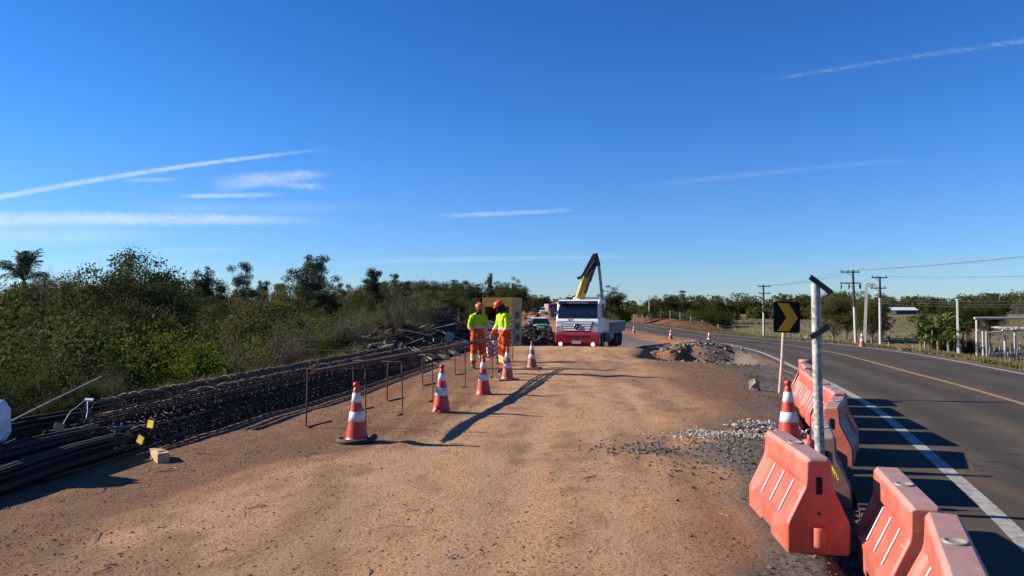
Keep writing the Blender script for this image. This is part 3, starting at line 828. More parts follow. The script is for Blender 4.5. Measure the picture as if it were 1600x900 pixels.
bars = [
    (2.27, 6.00, 4.5, 'barrier', 'orange barrier with a round plug low on its near end, left of the gap'),
    (2.66, 5.05, 16.0, 'barrier', 'orange barrier in the middle of the nearest three, facing the gap'),
    (2.27, 3.84, 24.5, 'barrier', 'orange barrier nearest the camera, cut by the bottom of the view'),
    (3.25, 7.80, 20.0, 'barrier_grey', 'dusty grey-pink barrier beside the galvanised post'),
    (4.10, 9.42, 28.0, 'barrier', 'orange barrier showing its shaded road flank behind the galvanised post'),
    (4.68, 10.85, 14.0, 'barrier', 'orange barrier behind the bright red cone, first with a sunlit flank'),
    (5.02, 12.20, 14.0, 'barrier', 'orange barrier third from the far end of the row'),
    (5.40, 13.52, 14.0, 'barrier', 'orange barrier second from the far end of the row'),
    (5.84, 14.80, 16.0, 'barrier', 'far end orange barrier with a cap on top by the chevron sign'),
]
for (x, y, hdg, mat, lab) in bars:
    t = make_barrier(mat)
    zg = max(Hs(x, y), Hs(x + .2, y + .4), Hs(x - .15, y - .4), float(zr(y)) if float(road_d(x, y)) > -HALF - 1.2 else -9)
    t.location = (x, y, zg - .012); t.rotation_euler = (R(random.Random(x).uniform(-.8, .8)), R(random.Random(y).uniform(-1, 1)), -R(hdg))
    tag(t, lab, None, GB)
    if lab.startswith('far end'):
        r = MB(); r.lathe([(.10, .69), (.125, .70), (.13, .755), (.12, .775), (.002, .78)], 16, M=Matrix.Translation((0, .18, 0))); r.build('top_cap', M['barrier'], t)
# loose linking pin standing on the dusty barrier's end
t = thing('linking_pin', 'small red linking pin with a ring on top beside the galvanised post', 'pin', (2.85, 7.15, Hs(2.85, 7.15)))
b = MB(); b.lathe([(.002, .0), (.055, .0), (.055, .50), (.045, .53), (.02, .54), (.02, .58), (.002, .58)], 12); b.build('pin_body', M['barrier'], t)
b = MB(); b.tube([(.03 * math.cos(a), 0, .605 + .03 * math.sin(a)) for a in np.linspace(0, 2 * PI, 13)], .007, 5); b.build('ring', M['chrome'], t)

# ------------------------------------------------------------------ chevron sign
gx_, gy_ = 5.50, 15.25
t = thing('chevron_sign', 'black road sign with an amber chevron pointing right', 'road sign', (gx_, gy_, Hs(gx_, gy_) - .02), R(4))
b = MB()
def rrect(w_, h_, r_, n=5):
    P = []
    for cx_, cy_, a0 in ((w_ / 2 - r_, h_ / 2 - r_, 0), (-w_ / 2 + r_, h_ / 2 - r_, 90), (-w_ / 2 + r_, -h_ / 2 + r_, 180), (w_ / 2 - r_, -h_ / 2 + r_, 270)):
        for k in range(n + 1):
            a = R(a0 + 90 * k / n); P.append((cx_ + r_ * math.cos(a), cy_ + r_ * math.sin(a)))
    return P
tilt = Matrix.Translation((.135, 0, 1.575)) @ Euler((R(-2), R(1.8), 0)).to_matrix().to_4x4()
b.prism(rrect(.56, .635, .05), 'y', -.024, -.018, 0, tilt); b.build('sign_panel', M['black_sign'], t)
b = MB(); P = [(-.20, .285), (.035, .285), (.235, -.015), (.045, -.285), (-.20, -.285), (-.01, -.005)]
b.prism(P, 'y', -.028, -.0245, 0, tilt); b.build('chevron', M['amber'], t)
b = MB(); b.tube([(-.005, .045, -.05), (.06, .045, .7), (.13, .045, 1.84)], .034, 10); b.build('post', M['post_wood'], t)
b = MB()
for q in (.17, -.17): b.box((0, -.008, q), (.30, .02, .035), 0, tilt)
b.build('bracket', M['dark_steel'], t)

# ------------------------------------------------------------------ galvanised post with two short angle arms
gx_, gy_ = 2.86, 6.95; zb = Hs(gx_, gy_)
t = thing('galvanised_post', 'tall grey galvanised post with two slanted dark arms between the barriers', 'post', (gx_, gy_, zb - .05))
hgt = 1.90 - zb + .05
b = MB(); b.tube([(0.02, 0, 0), (-.005, 0, hgt * .5), (-.018, 0, hgt)], [.044, .044, .042], 14); b.build('post', M['galv'], t)
for z_, a_, l_, yo, xo in ((hgt - .012, 37, .25, -.047, .012), (hgt - .45, -31, .20, -.050, .0)):
    b = MB(); T = Matrix.Translation((xo, yo, z_)) @ Matrix.Rotation(R(a_), 4, 'Y')
    b.box((0, 0, 0), (l_, .010, .044), 0, T); b.box((0, .018, .024), (l_, .038, .007), 0, T)
    b.build('arm', M['dark_steel'], t)
b = MB(); b.tube([(.016, 0, .36), (.015, 0, .46)], .0475, 14); 
for k in range(5):
    a = -.9 + k * .35
    b.tube([(.055, -.028, .43), (.085 + .016 * k, -.05 - .01 * k, .41 - .03 * k), (.095 + .012 * k, -.06, .33 - .02 * k)], [.012, .020, .008], 5, flat=.35)
b.build('tape', M['yellow_tape'], t)

# ------------------------------------------------------------------ bent rod trestles and the rods lying on them
tr = [((-2.83, 10.25), (-2.02, 10.30)), ((-2.52, 11.85), (-1.70, 11.55)), ((-2.22, 13.25), (-1.42, 13.35)), ((-1.86, 15.5), (-.97, 15.45)), ((-1.36, 17.85), (-.46, 17.5))]
GT = 'bent rod trestles'
tl_lab = ['rusty bent rod trestle nearest the camera behind the ringed cone', 'rusty bent rod trestle second from the camera', 'rusty bent rod trestle in the middle of the five', 'rusty bent rod trestle fourth from the camera', 'rusty bent rod trestle farthest off, between the two workers']
for k, ((xa, ya), (xb, yb)) in enumerate(tr):
    za, zb = Hs(xa, ya), Hs(xb, yb)
    t = thing('rod_trestle', tl_lab[k], 'trestle', ((xa + xb) / 2, (ya + yb) / 2, (za + zb) / 2), 0, GT)
    L = t.location
    q = random.Random(k)
    for (x_, y_, z_), sgn in (((xa, ya, za), 1), ((xb, yb, zb), -1)):
        b = MB(); f = .62 if sgn > 0 else .30
        p = Vector((x_, y_, z_)) - L
        top = Vector((p.x + q.uniform(-.02, .02), p.y + q.uniform(-.02, .02), .79))
        fy = (f, f * .85) if sgn > 0 else (-f * .35, -f * .7)
        foot = p + Vector((fy[0] * .35, fy[1], .004)) 
        foot.z = Hs(L.x + foot.x, L.y + foot.y) - L.z + .010
        b.tube([foot, p + (foot - p) * .12 + Vector((0, 0, .008)), p + Vector((0, 0, .03)), p + (top - p) * .5 + Vector((q.uniform(-.012, .012), 0, 0)), top], .0115, 6)
        b.build('leg', M['rebar'], t)
    b = MB(); p = Vector((xa, ya, 0)) - L; r_ = Vector((xb, yb, 0)) - L; p.z = r_.z = .79
    m_ = (p + r_) / 2
    b.tube([p, p + Vector((.02, 0, .018)), p + (r_ - p) * .12 + Vector((0, 0, .020)), m_ + Vector((0, 0, .012)), r_ + Vector((-.03, 0, .018)), r_], .0115, 6)
    b.build('crossbar', M['rebar'], t)
GR = 'long rods across the trestles'
q = random.Random(3)
for k in range(9):
    o0 = (k - 4) * .007; o1 = (k - 4) * .052 + q.uniform(-.02, .02)
    y0 = 9.56 + q.uniform(-.05, .2); y1 = 19.3 + q.uniform(-.3, 1.0)
    b = MB()
    pts = []
    for j in range(14):
        f = j / 13; yv = y0 + (y1 - y0) * f
        xv = -2.49 + (yv - 10.1) * .205 + o0 + (o1 - o0) * f
        pts.append((xv, yv, .825 + (.022 if k % 2 == 1 else 0) + .004 * math.sin(f * 5 + k) - .02 * f))
    b.tube(pts, .0115, 5)
    o = b.build('rod', M['rebar'])
    tag(o, 'long rusty rod lying along the tops of the bent rod trestles', 'steel rod', GR)

# ------------------------------------------------------------------ reinforcement cages stacked at the left
def cage_mesh_bar(L, r):
    b = MB(); b.tube([(r * .96, 0, 0), (r * .96, L, 0)], .0105, 5); return b.mesh('bar')
CR = .175
hoop_me = None
b = MB(); b.tube([(CR * 1.02 * math.cos(a), .012 * math.sin(a * .5), CR * 1.02 * math.sin(a)) for a in np.linspace(0, 2 * PI, 19)], .0105, 4); hoop_me = b.mesh('hoop'); hoop_me.materials.append(M['hoop'])
GCAGE = 'reinforcement cages stacked on the left'
dirv = Vector((.146, 1, 0)).normalized(); nrm = Vector((-dirv.y, dirv.x, 0))
cg_rot = -math.atan(.146)
hoops_l = [0]
def put_cage(off, z, y0, L, label, nb=16, step=.22, rough=0.0, upper=True):
    x0 = float(x_front(y0)) + nrm.x * off; y_ = y0 + nrm.y * off
    t = thing('rebar_cage', label, 'rebar cage', (x0, y_, z), cg_rot + rough, GCAGE)
    me = cage_mesh_bar(L, CR); me.materials.append(M['rebar_dark'])
    for k in range(nb):
        o = bpy.data.objects.new('bar', me); col.objects.link(o); o.parent = t; o.rotation_euler = (0, 2 * PI * k / nb + .3, 0)
    n = int(L / step); q = random.Random(y0 + off)
    for k in range(n):
        o = bpy.data.objects.new('hoop', hoop_me); col.objects.link(o); o.parent = t
        s_ = q.uniform(.97, 1.06)
        o.location = (0, .15 + k * step + q.uniform(-.05, .05), q.uniform(-.01, .015)); o.rotation_euler = (R(q.uniform(-12, 12)), q.uniform(0, 6), R(q.uniform(-9, 9))); o.scale = (s_, 1, s_)
    return t
gz = lambda off, y0: Hs(float(x_front(y0)) - off, y0 + 6)
put_cage(.22, .07, 8.7, 13.0, 'rebar cage on the ground at the front of the stack, along the dirt')
put_cage(.60, .05, 9.0, 12.5, 'rebar cage on the ground in the middle of the stack')
put_cage(1.00, .05, 9.2, 12.5, 'rebar cage on the ground at the wooded side of the stack')
put_cage(.86, .37, 8.9, 12.0, 'rebar cage lying on top of the stack, with the pale blue strap on its end')
put_cage(1.42, .06, 9.6, 12.0, 'lowest rebar cage at the wooded edge, behind the topmost one')
put_cage(.46, .33, 10.2, 11.0, 'rebar cage on top of the front one, starting a step farther back')
put_cage(.45, .10, 22.2, 8, 'far rebar cage lying beyond the stack near the workers', rough=.03)
put_cage(.98, .10, 22.0, 8, 'far rebar cage beyond the stack, on the wooded side', rough=.02)
# wrapped rod bundles at the near left
def bundle(off, z, ya, yb, r, mat, label, name='wrapped_bundle', sag=0.02, n=12, ends=True):
    xa = float(x_front(ya)) + nrm.x * off; y_a = ya + nrm.y * off
    t = thing(name, label, 'rod bundle' if 'bundle' in name else 'beam', (xa, y_a, z), cg_rot, 'long bundles on the left')
    L = (yb - ya); b = MB()
    pts = [(.03 * math.sin(k * 1.3 + off * 5), L * k / 9, sag * math.sin(k * .9 + off)) for k in range(10)]
    b.tube(pts, [r * (1 + .06 * math.sin(k * 2.1)) * (.82 if k == 9 else 1) for k in range(10)], n)
    b.build('wrap', M[mat], t)
    if ends:
        b = MB(); q = random.Random(off + 9)
        for k in range(15):
            a = q.uniform(-.5, PI + .5); rr = r * 1.04
            b.tube([(p[0] + rr * math.cos(a) * 1.02, p[1] + (q.uniform(.0, .5) if p is pts[-1] else 0), p[2] + rr * math.sin(a) + .006) for p in pts], .011, 5)
        tag(b.build('outer_rods', M['rebar_dark'], t), kind='stuff')
    if ends:
        b = MB(); q = random.Random(off)
        for k in range(16):
            a = q.uniform(0, 2 * PI); rr = r * .85 * math.sqrt(q.random())
            b.tube([(rr * math.cos(a), L - .05, rr * math.sin(a)), (rr * math.cos(a), L + q.uniform(.05, .35), rr * math.sin(a))], .012, 5)
        b.build('rod_ends', M['rebar_dark'], t)
        tag(t.children[-1], kind='stuff')
    return t
bundle(.16, .09, 3.8, 8.25, .135, 'pipe_blue', 'dark blue wrapped bundle nearest the dirt, its end by the yellow tags')
bundle(.48, .19, 3.4, 8.2, .125, 'pipe_blue', 'dark blue wrapped bundle resting against the nearest one')
bundle(1.42, .22, 4.0, 9.2, .13, 'pipe_blue', 'dark blue wrapped bundle at the back, under the white bag')
t = bundle(.07, .03, 4.2, 10.6, .022, 'rebar_dark', 'single dark pipe lying on the dirt beside the bundles', name='pipe', ends=False, n=8); t['category'] = 'pipe'; del t['group']
# loose offcuts lying between the bundles
b = MB(); q = random.Random(12)
for k in range(260):
    off = q.uniform(.55, 1.4); yv = q.uniform(4.8, 9.6)
    x_ = float(x_front(yv)) - off; a = q.uniform(-.5, .5) + (.0 if q.random() < .7 else 1.2); l_ = q.uniform(.12, .7)
    z_ = .0 + q.random() * .24
    b.tube([(x_, yv, z_), (x_ + l_ * math.sin(a), yv + l_ * math.cos(a), z_ + q.uniform(-.04, .08))], q.uniform(.007, .014), 5, m=0 if q.random() < .95 else 1)
tag(b.build('rod_offcuts', [M['rebar_dark'], M['galv']]), 'jumble of short steel offcuts between the dark blue bundles', 'scrap steel', kind='stuff')
# long loose rods under the front of the stack
b = MB()
for k in range(5):
    yb_ = 9.5 + k * .4; xo = .05 + .045 * k
    p = [(float(x_front(yv)) - xo + .02 * math.sin(yv * 1.3 + k), yv, Hs(float(x_front(yv)) - xo, yv) + .014) for yv in np.linspace(yb_, yb_ + 11, 12)]
    b = MB(); b.tube(p, .012, 5)
    tag(b.build('rod', M['rebar_dark']), 'dark rod lying on the dirt along the foot of the cage stack', 'steel rod', 'rods along the foot of the cages')
# pale rod leaning up out of the scrap
b = MB(); b.tube([(-5.75, 8.4, .34), (-5.72, 9.2, .50), (-5.62, 10.2, .72)], .012, 6)
tag(b.build('rod', M['wood_grey']), 'thin pale rod slanting up beside the white bag', 'rod')
# white bag at the left edge
t = thing('white_bag', 'crumpled pale blue white plastic bag at the left edge of the view', 'bag', (-5.30, 7.45, .20))
b = MB(); V = []; F = []; n1, n2 = 14, 9
for j in range(n2 + 1):
    for k in range(n1):
        a = 2 * PI * k / n1; th = PI * j / n2
        rr = 1 + .35 * (float(vnoise(k * .9 + 3, j * 1.1, 41)) - .5) + .18 * math.sin(3 * a + j)
        V.append((.21 * math.sin(th) * math.cos(a) * rr, .28 * math.sin(th) * math.sin(a) * rr, .26 + .30 * -math.cos(th) * rr))
for j in range(n2):
    for k in range(n1): F.append((j * n1 + k, j * n1 + (k + 1) % n1, (j + 1) * n1 + (k + 1) % n1, (j + 1) * n1 + k))
b.add(V, F); b.build('sack', M['seat_white'], t)
b = MB(); b.tube([(.10, -.16, .45), (.20, -.20, .33), (.26, -.12, .16), (.2, .0, .06)], .014, 6); b.build('cord', M['rubber'], t)
# tags and straps
def plate(x, y, z, w_, h_, mat, label, cat, rz=0, name='tag', tip=0):
    b = MB(); b.box((0, 0, 0), (w_, .012, h_), 0, None, (0, tip, 0)); 
    o = b.build(name, M[mat]); o.location = (x, y, z); o.rotation_euler = (R(-8), 0, rz); return tag(o, label, cat)
plate(-4.17, 8.6, .33, .095, .085, 'yellow_tag', 'upper yellow square tag on the rebar cages', 'tag', -.45, tip=.05)
plate(-4.15, 8.33, .20, .09, .085, 'yellow_tag', 'lower yellow tag tilted on the dark bundle end', 'tag', -.4, tip=.35)
plate(-5.20, 8.55, .30, .10, .10, 'wood', 'small tan wooden block on the scrap rods', 'block', .6, tip=.3)
b = MB(); b.box((-5.10, 8.98, .56), (.09, .07, .02), 1, None, (.2, .1, .4))
b.tube([(-5.12, 8.93, .56), (-5.22, 8.8, .44), (-5.26, 8.7, .28)], .006, 5, flat=.4); b.tube([(-5.07, 8.9, .55), (-5.0, 8.78, .45), (-4.97, 8.7, .38)], .007, 5, flat=.4)
tag(b.build('strap', [M['cyan'], M['white_tag']]), 'pale blue strap with a white tag tied over the cage ends', 'strap')
# timber block in the foreground
xb_, yb_ = -3.86, 8.18
t = thing('timber_block', 'short pale squared timber block lying in front of the bundles', 'timber block', (xb_, yb_, Hs(xb_, yb_) - .01), R(38))
b = MB(); b.box((0, 0, .055), (.12, .34, .11), bev=.006); b.build('block', M['wood'], t)
b = MB(); b.box((-.02, .04, .115), (.07, .22, .012), 0, None, (0, .05, .2)); b.build('splinter', M['wood'], t)
# ------------------------------------------------------------------ people
def skin(verts, edges, level=1, root=0):
    me = bpy.data.meshes.new('skin_tmp'); me.from_pydata([v[0] for v in verts], edges, []); me.update()
    o = bpy.data.objects.new('skin_tmp', me); col.objects.link(o)
    md = o.modifiers.new('s', 'SKIN'); md.use_smooth_shade = True
    o.modifiers.new('u', 'SUBSURF').levels = level
    lay = me.skin_vertices[0].data if me.skin_vertices else None
    if lay is None:
        with bpy.context.temp_override(object=o, active_object=o):
            bpy.ops.mesh.customdata_skin_add()
        lay = me.skin_vertices[0].data
    for k, v in enumerate(verts):
        r = v[1]; lay[k].radius = (r, r) if not isinstance(r, tuple) else r
        lay[k].use_root = (k == root)
    dg = bpy.context.evaluated_depsgraph_get()
    ev = o.evaluated_get(dg)
    out = bpy.data.meshes.new_from_object(ev)
    V = [v.co.copy() for v in out.vertices]; F = [tuple(p.vertices) for p in out.polygons]
    bpy.data.objects.remove(o); bpy.data.meshes.remove(out); bpy.data.meshes.remove(me)
    return V, F

def hand(b, wrist, palm, fwd_bend, m):
    """five unequal curled fingers rooted in the palm"""
    wrist = Vector(wrist); palm = Vector(palm); d = (palm - wrist).normalized()
    side = d.cross(Vector((0, 1, 0)));
    if side.length < .1: side = Vector((1, 0, 0))
    side.normalize(); nrm_ = side.cross(d).normalized() * fwd_bend
    V, F = skin([(wrist, .028), (palm, (.040, .026)), (palm + d * .035, (.038, .020))], [(0, 1), (1, 2)], 1)
    b.add(V, F, m, True)
    for k, L in enumerate((.070, .080, .076, .060)):
        o = palm + d * .03 + side * (-.030 + .020 * k)
        p1 = o + d * L * .5 + nrm_ * .010; p2 = p1 + d * L * .30 + nrm_ * L * .35; p3 = p2 + d * L * .05 + nrm_ * L * .35
        V, F = skin([(o, .010), (p1, .0095), (p2, .0085), (p3, .007)], [(0, 1), (1, 2), (2, 3)], 1); b.add(V, F, m, True)
    o = palm - d * .015 - side * .034
    V, F = skin([(o, .012), (o - side * .022 + d * .03 + nrm_ * .012, .0105), (o - side * .020 + d * .058 + nrm_ * .03, .009)], [(0, 1), (1, 2)], 1); b.add(V, F, m, True)

def head(b, c, rot, m_skin, m_eye, M0=None):
    T = Matrix.Translation(c) @ rot.to_matrix().to_4x4()
    V = []; F = []; n1, n2 = 18, 14
    for j in range(n2 + 1):
        th = PI * j / n2
        for k in range(n1):
            a = 2 * PI * k / n1
            x = .074 * math.sin(th) * math.cos(a); y = .095 * math.sin(th) * math.sin(a); z = -.118 * math.cos(th)
            if z < -.02: x *= 1 - .25 * min(1, (-z - .02) / .1); y *= 1 - .12 * min(1, (-z - .02) / .1)
            if y < -.06:                                         # face side: brow, nose, chin
                if abs(x) < .018 and -.045 < z < .02: y -= .024 * (1 - abs(x) / .018) * (1 if z < 0 else .4)
                if abs(x) < .03 and z < -.08: y -= .010
                if .012 < abs(x) < .05 and -.005 < z < .02: y += .008
            V.append((x, y, z))
    for j in range(n2):
        for k in range(n1): F.append((j * n1 + k, j * n1 + (k + 1) % n1, (j + 1) * n1 + (k + 1) % n1, (j + 1) * n1 + k))
    b.add(V, F, m_skin, True, T)
    for sx in (-1, 1):
        b.ball((sx * .030, -.084, .008), .011, 8, 5, m_eye, T)
        b.ball((sx * .076, .005, -.01), .028, 8, 6, m_skin, T, (.35, .7, 1.1))
    b.box((0, -.088, -.062), (.045, .012, .009), m_eye, T)

def make_worker(name, label, J, headc, headrot, hood, zones, loc, rz, hands, scale=1.0):
    t = thing(name, label, 'person', loc, rz); t.scale = (scale,) * 3
    names = list(J); idx = {n: k for k, n in enumerate(names)}
    verts = [(Vector(J[n][0]), J[n][1]) for n in names]
    E = [('pelvis', 'waist'), ('waist', 'chest'), ('chest', 'upper'), ('upper', 'neck'), ('neck', 'skull')]
    for s_ in 'LR':
        E += [('upper', 'sho' + s_), ('sho' + s_, 'elb' + s_), ('elb' + s_, 'wri' + s_), ('pelvis', 'hip' + s_), ('hip' + s_, 'kne' + s_), ('kne' + s_, 'shi' + s_), ('shi' + s_, 'ank' + s_)]
    V, F = skin(verts, [(idx[a], idx[b_]) for a, b_ in E], 2, idx['pelvis'])
    mats = [M['orange'], M['hivis'], M['refl_grey'], M['refl_lime'], M['skin'], M['dark_cloth'], M['eye']]
    b = MB()
    # cloth folds
    V2 = []
    for v in V:
        f = .010 * math.sin(v.z * 46 + v.x * 30 + 2 * math.sin(v.y * 25)) * (1 if v.z < 1.4 else .3)
        c = Vector((v.x, v.y, 0)); V2.append(v + c.normalized() * f if c.length > .01 else v)
    base = len(b.v); b.v += V2
    for f in F:
        c = sum((V[k] for k in f), Vector()) / len(f)
        m_ = 0
        for z0, z1, mm in zones:
            if z0 <= c.z < z1: m_ = mm
        if c.z > J['upper'][0][2] + .055 and abs(c.x - J['neck'][0][0]) < .09: m_ = 5
        b.f.append([base + k for k in f]); b.m.append(m_); b.sm.append(True)
    for s_ in 'LR':
        w_ = Vector(J['wri' + s_][0]); e_ = Vector(J['elb' + s_][0])
        hand(b, w_ + (w_ - e_).normalized() * .01, hands[s_][0], hands[s_][1], 4)
    head(b, Vector(headc), Euler(headrot), 4, 6)
    b.build('body', mats, t)
    T = Matrix.Translation(headc) @ Euler(headrot).to_matrix().to_4x4()
    b = MB()
    prof = [(.112, .028), (.116, .035), (.113, .06)] + [(.113 * math.cos(a), .06 + .085 * math.sin(a)) for a in np.linspace(.15, PI / 2 - .02, 8)]
    b.lathe(prof, 22, 0, True, T @ Matrix.Diagonal((.93, 1.12, 1, 1)))
    V = []; F = []
    for k in range(13):                                          # peak
        a = R(200 + k * 140 / 12)
        V += [(.103 * math.cos(a), .126 * math.sin(a), .034), (.118 * math.cos(a), .126 * math.sin(a) - .055 * max(0, math.sin(R(k * 180 / 12))), .022), (.103 * math.cos(a), .124 * math.sin(a), .024)]
    for k in range(12):
        for q_ in range(3): F.append((k * 3 + q_, k * 3 + (q_ + 1) % 3, k * 3 + 3 + (q_ + 1) % 3, k * 3 + 3 + q_))
    b.add(V, F, 0, True, T); b.box((0, .01, .142), (.03, .17, .016), 0, T, bev=.006)
    b.build('helmet', M['helmet'], t)
    if hood:
        b = MB(); V = []; F = []
        for j in range(9):
            f = j / 8; z = .035 - f * .235
            for k in range(15):
                a = R(-52 + k * 284 / 14)
                rx = .088 + .045 * f; ry = .108 + .03 * f
                V.append((rx * math.cos(a), ry * math.sin(a) + .01, z))
        for j in range(8):
            for k in range(14): F.append((j * 15 + k, j * 15 + k + 1, (j + 1) * 15 + k + 1, (j + 1) * 15 + k))
        b.add(V, F, 0, True, T)
        b.ball((0, -.03, -.075), .085, 12, 8, 0, T, (.9, 1, .75))
        b.build('hood', M['dark_cloth'], t)
    for s_ in 'LR':
        a_ = Vector(J['ank' + s_][0]); b = MB(); dx = .03 * (1 if s_ == 'L' else -1)
        Vb, Fb = skin([(a_ + Vector((0, .02, .05)), .058), (a_ + Vector((0, .02, -.035)), (.052, .048)), (a_ + Vector((dx, -.09, -.045)), (.050, .040)), (a_ + Vector((dx * 1.6, -.18, -.052)), (.044, .033))], [(0, 1), (1, 2), (2, 3)], 2)
        b.add([(v.x, v.y, max(v.z, .004)) for v in Vb], Fb, 0, True); b.build('boot', M['boot'], t)
    return t

zonesA = [(1.08, 1.7, 1), (1.055, 1.10, 2), (.20, .375, 3), (.255, .315, 2)]
J = dict(pelvis=((0, 0, .93), (.165, .125)), waist=((0, 0, 1.08), (.165, .125)), chest=((.005, -.01, 1.25), (.185, .130)), upper=((.01, -.02, 1.38), (.115, .095)),
         neck=((.01, -.035, 1.48), .065), skull=((.01, -.05, 1.55), .06),
         shoL=((.185, -.02, 1.37), .078), elbL=((.26, -.06, 1.11), .064), wriL=((.37, -.21, .945), .048),
         shoR=((-.17, -.01, 1.37), .078), elbR=((-.245, -.01, 1.10), .066), wriR=((-.13, -.20, .93), .048),
         hipL=((.10, 0, .84), .115), kneL=((.115, -.03, .50), .098), shiL=((.125, -.01, .26), .092), ankL=((.125, .0, .10), .074),
         hipR=((-.10, 0, .84), .115), kneR=((-.115, -.03, .50), .098), shiR=((-.125, -.01, .26), .092), ankR=((-.125, .0, .10), .074))
xw, yw = -.93, 20.2
make_worker('person', 'worker facing the camera in orange and lime workwear, reaching for the rods', J, (.01, -.075, 1.60), (R(14), 0, R(10)), False, zonesA,
            (xw, yw, Hs(xw, yw)), R(22), dict(L=((.415, -.265, .90), 1), R=((-.075, -.245, .875), 1)), 1.015)
zonesB = [(1.10, 1.75, 1), (1.075, 1.12, 2), (.27, .44, 3), (.32, .375, 2)]
J = dict(pelvis=((0, .0, .95), (.165, .135)), waist=((0, -.005, 1.10), (.165, .135)), chest=((0, -.02, 1.29), (.185, .140)), upper=((0, -.035, 1.43), (.115, .10)),
         neck=((0, -.065, 1.53), .065), skull=((0, -.095, 1.59), .06),
         shoL=((.18, -.03, 1.42), .080), elbL=((.245, -.04, 1.14), .068), wriL=((.17, -.17, .92), .050),
         shoR=((-.18, -.03, 1.42), .080), elbR=((-.245, -.07, 1.15), .068), wriR=((-.16, -.26, .97), .050),
         hipL=((.10, 0, .86), .12), kneL=((.105, -.045, .51), .102), shiL=((.10, -.02, .29), .096), ankL=((.10, .0, .10), .076),
         hipR=((-.10, 0, .86), .12), kneR=((-.105, -.01, .51), .102), shiR=((-.11, .02, .29), .096), ankR=((-.11, .05, .10), .076))
xw, yw = -.19, 18.45
make_worker('person', 'taller worker in side view with head bowed, dark hood and orange helmet', J, (0, -.135, 1.655), (R(24), 0, 0), True, zonesB,
            (xw, yw, Hs(xw, yw)), R(-62), dict(L=((.145, -.20, .86), 1), R=((-.12, -.31, .93), 1)), 1.015)

# ------------------------------------------------------------------ striped net strung behind the workers
def net(name, label, P0, P1, z0, z1, sag, seed):
    t = thing(name, label, 'safety net', ((P0[0] + P1[0]) / 2, (P0[1] + P1[1]) / 2, Hs((P0[0] + P1[0]) / 2, (P0[1] + P1[1]) / 2)))
    L = Vector(t.location); V = []; F = []; n1, n2 = 22, 8
    for j in range(n2 + 1):
        for k in range(n1 + 1):
            f = k / n1; g = j / n2
            x = P0[0] + (P1[0] - P0[0]) * f - L.x; y = P0[1] + (P1[1] - P0[1]) * f - L.y
            y += .08 * math.sin(f * 15 + seed + g * 2) + .05 * math.sin(g * 6 + f * 4)
            z = z0 + (z1 - z0) * g - sag * math.sin(PI * f) * (1 - .3 * g) - .05 * math.sin(f * 11 + seed)
            V.append((x, y, z)); V.append((x, y + .006, z))
    W = (n1 + 1) * 2
    for j in range(n2):
        for k in range(n1):
            a = j * W + k * 2
            F.append((a, a + 2, a + 2 + W, a + W)); F.append((a + 1, a + 1 + W, a + 3 + W, a + 3))
    b = MB(); b.add(V, F, 0, True); b.build('net_sheet', M['net'], t, fix=False)
    for q_ in (P0, P1):
        b = MB(); b.tube([(q_[0] - L.x, q_[1] - L.y + .03, -.02), (q_[0] - L.x + .03, q_[1] - L.y + .03, z1 + .06)], .014, 6); b.build('stake', M['rebar'], t)
    return t
net('safety_net', 'red and white striped net strung behind the two workers', (-.98, 22.6), (.02, 22.9), .50, 1.38, .30, 1)
net('safety_net', 'low piece of striped net hanging between the workers over the rods', (-.88, 21.6), (-.42, 21.5), .22, .72, .05, 4)
# ------------------------------------------------------------------ vehicles
def wheel(parent, c, r, w_, name='wheel', dual=False):
    """axle along x"""
    T = Matrix.Translation(c) @ Matrix.Rotation(R(90), 4, 'Y')
    b = MB()
    for o_ in ((0,) if not dual else (-w_ * .55, w_ * .55)):
        prof = [(r * .55, -w_ / 2), (r * .92, -w_ / 2), (r * .99, -w_ * .40), (r, -w_ * .2), (r, w_ * .2), (r * .99, w_ * .40), (r * .92, w_ / 2), (r * .55, w_ / 2)]
        b.lathe([(a, z + o_) for a, z in prof], 24, 0, True, T)
    o = b.build(name, M['tyre'], parent)
    b = MB(); e = w_ / 2 + (w_ * .55 if dual else 0)
    b.lathe([(.001, e * .55), (r * .18, e * .6), (r * .2, e * .35), (r * .48, e * .30), (r * .56, e * .8)], 18, 0, True, T)
    b.lathe([(.001, -e * .55), (r * .18, -e * .6), (r * .2, -e * .35), (r * .48, -e * .30), (r * .56, -e * .8)], 18, 0, True, T)
    b.build('rim', M['bed_grey'], o)
    return o

def text_mesh(txt, size, name, mat, parent, M4, depth=.004):
    cu = bpy.data.curves.new(name, 'FONT'); cu.body = txt; cu.size = size; cu.align_x = 'CENTER'; cu.align_y = 'CENTER'; cu.extrude = depth
    to = bpy.data.objects.new(name, cu); col.objects.link(to)
    dg = bpy.context.evaluated_depsgraph_get()
    me = bpy.data.meshes.new_from_object(to.evaluated_get(dg))
    bpy.data.objects.remove(to); bpy.data.curves.remove(cu)
    me.transform(M4)
    return link(name, me, mat, parent)
FACE = Matrix.Rotation(R(90), 4, 'X')          # text standing upright facing -y

